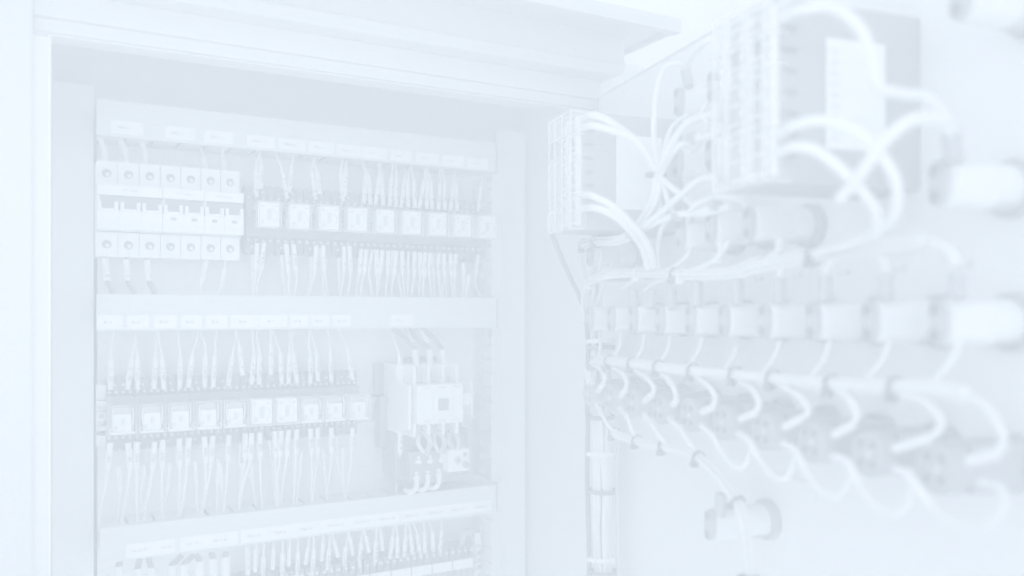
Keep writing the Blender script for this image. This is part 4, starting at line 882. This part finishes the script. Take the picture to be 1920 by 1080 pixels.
dwire('wire curving from the dark tie up to the near meter', [(1232, 330, 0.07), (1250, 290, 0.075), (1272, 250, 0.07), (1302, 224, 0.06), (1345, 214, 0.055)], 0.0030)
dwire('second wire curving from the dark tie to the right', [(1236, 332, 0.068), (1254, 296, 0.072), (1276, 272, 0.068), (1304, 262, 0.06), (1350, 250, 0.06)], 0.0026)
dwire('wire slanting down right from the dark tie', [(1230, 325, 0.07), (1252, 345, 0.066), (1278, 366, 0.06), (1300, 385, 0.055)], 0.0026)
dwire('wire dropping steeply from the dark tie', [(1240, 326, 0.066), (1248, 360, 0.064), (1258, 392, 0.062), (1276, 410, 0.055)], 0.0022)
dwire('wire crossing from the knot up to the lamps on the right', [(1190, 438, 0.075), (1232, 405, 0.07), (1276, 366, 0.065), (1310, 338, 0.06), (1336, 334, 0.055), (1340, 352, 0.05)], 0.0026)
dwire('low wire crossing from the knot to the right', [(1190, 440, 0.072), (1224, 420, 0.068), (1270, 402, 0.062), (1320, 400, 0.058), (1370, 386, 0.055)], 0.0028)
bundle('white cable bundle hanging from the dark tie to the knot below', [(1232, 318), (1233, 340), (1228, 372), (1212, 404), (1192, 436)], 5, 0.0042, 0.0022, 0.068, [(1232, 326, 'black'), (1193, 434, 'label')], seed=11)
bundle('bundle curling round the ribbed lamp body under the far meter', [(1192, 438, 0.07), (1160, 450, 0.068), (1120, 452, 0.066), (1094, 462, 0.06), (1087, 484, 0.055), (1092, 512, 0.05), (1102, 545, 0.045), (1106, 590, 0.04)], 6, 0.0042, 0.0017, 0.066, [(1088, 497, 'black'), (1118, 452, 'black')], seed=12)
bundle('arched bundle above the long lamp row, darkly tied', [(1098, 600, 0.045), (1094, 560, 0.05), (1104, 532, 0.055), (1130, 518, 0.06), (1170, 513), (1220, 512), (1290, 515), (1370, 512), (1430, 498), (1500, 484), (1580, 470), (1660, 458), (1730, 450)], 6, 0.0040, 0.0018, 0.052,
       [(1200, 512, 'label'), (1283, 515, 'label'), (1115, 525, 'label'), (1270, 515, 'black'), (1528, 480, 'black')], seed=13)
dwire('dark cable under the arched bundle above the lamp row', [(1125, 522, 0.045), (1170, 524, 0.045), (1240, 516, 0.045), (1320, 518, 0.045), (1390, 506, 0.045), (1450, 488, 0.04)], 0.0025, 'black_mid')
for i, h in enumerate(([(1168, 540), (1185, 528), (1215, 516)], [(1210, 543), (1228, 530), (1262, 518)], [(1308, 522), (1318, 500), (1350, 492)], [(1383, 518), (1388, 500), (1420, 486)], [(1462, 514), (1470, 498), (1505, 484)], [(1546, 512), (1556, 494), (1590, 470)], [(1660, 508), (1655, 482), (1620, 468)], [(1794, 500), (1782, 470), (1750, 455)])):
    dwire(f'{ordn(i)} short wire from the hinge, boot up to arched bundle', [(x, y, 0.05) for x, y in h], 0.0024 if i > 2 else 0.0017, grp='short wires joining the arched bundle')
dwire('thick wire from the near meter top terminal curving over its sticker', [(1466, 34, 0.11), (1500, 20, 0.12), (1560, 14, 0.115), (1610, 50, 0.11), (1634, 105, 0.105), (1645, 160, 0.1), (1690, 176, 0.085), (1735, 182, 0.07), (1764, 210, 0.06), (1782, 250, 0.052)], 0.0030, grp=GM)
dwire('thick wire arching across the foot of the near sticker', [(1462, 252, 0.108), (1490, 236, 0.118), (1540, 226, 0.115), (1600, 244, 0.108), (1652, 290, 0.1), (1682, 350, 0.09), (1672, 410, 0.08), (1610, 450, 0.07), (1530, 474, 0.06)], 0.0029, grp=GM)
dwire('thick wire from the low terminal of the near meter', [(1462, 286, 0.108), (1490, 276, 0.116), (1530, 282, 0.112), (1580, 320, 0.105), (1620, 362, 0.095), (1644, 400, 0.085), (1642, 440, 0.075)], 0.0030, grp=GM)
dwire('thick wire crossing behind the near sticker down left', [(1775, 222, 0.07), (1720, 222, 0.09), (1690, 236, 0.098), (1655, 268, 0.103), (1625, 310, 0.104), (1600, 345, 0.102), (1575, 372, 0.1)], 0.0032, grp=GM)
dwire('top wire leaving the near meter above the frame edge', [(1470, 10, 0.108), (1510, -12, 0.115), (1580, -22, 0.115)], 0.0029, grp=GM)

GC = 'loose wires in the tangle below the far meter'
for i, (h, r) in enumerate((([(1128, 470, 0.05), (1124, 500, 0.052), (1118, 520, 0.05), (1110, 560, 0.045)], .0015), ([(1148, 492, 0.04), (1140, 510, 0.045), (1128, 540, 0.045), (1116, 580, 0.04)], .0015),
        ([(1296, 462, 0.045), (1288, 480, 0.05), (1266, 500, 0.052), (1236, 512, 0.052)], .0021), ([(1368, 452, 0.045), (1350, 478, 0.05), (1326, 496, 0.052), (1296, 508, 0.052)], .0023), ([(1350, 455, 0.05), (1352, 476, 0.05), (1340, 492, 0.05)], .0026),
        ([(1462, 450, 0.045), (1460, 470, 0.048), (1440, 488, 0.05)], .0030), ([(1286, 404, 0.062), (1320, 394, 0.06), (1352, 376, 0.055), (1400, 368, 0.05)], .0022), ([(1316, 250, 0.058), (1290, 262, 0.064), (1262, 290, 0.07), (1240, 326, 0.07)], .0018),
        ([(1290, 214, 0.05), (1262, 236, 0.06), (1248, 270, 0.068), (1238, 318, 0.07)], .0018), ([(1340, 130, 0.045), (1332, 168, 0.05), (1322, 200, 0.055), (1300, 232, 0.06)], .0016), ([(1312, 214, 0.06), (1326, 232, 0.06), (1318, 262, 0.055), (1296, 288, 0.05)], .0016), ([(1400, 386, 0.05), (1380, 372, 0.056), (1330, 372, 0.06), (1296, 392, 0.062), (1288, 420, 0.05)], .002), ([(1262, 400, 0.06), (1240, 430, 0.06), (1232, 470, 0.055), (1236, 505, 0.052)], .002))):
    dwire(['wire dropping from the left of the ribbed lamp body', 'wire dropping from the right of the ribbed lamp body', 'wire curling down left from the lamp beside the crossing wires', 'wire curling down left from the middle lamp', 'short stub straight under the middle lamp', 'thick stub under the lamp with the dark ring', 'wire running right under the near meter cover', 'wire from the dark fork down to the tie by the sticker', 'wire from the upper lamp down to the tie by the sticker', 'thin wire descending between the two upper lamps', 'thin wire bent beside the lamp right of the far sticker', 'wire looping over the lamp beside the crossing wires', 'wire running down from the knot to the arched bundle'][i], h, r, 'wire', grp=GC)
for i, (x, y, n_) in enumerate(((1300, 258, .062), (1275, 405, .06), (1345, 384, .058), (1188, 441, .076))):
    v = B(x, y, n_); o = MB().lathe([(0.0042, -0.0018), (0.0048, -0.0014), (0.0048, 0.0014), (0.0042, 0.0018)], 'x', 16).box(-0.0025, 0.0025, -0.0068, -0.0042, -0.0022, 0.0022).build('cable_tie', 'black_veiled', None, D, v)
    tag(o, ['dark tie where wires fork left of the near meter', 'dark tie on the low crossing wires', 'dark tie just under the near meter cover', 'dark tie at the knot below the far meter'][i], 'cable tie')
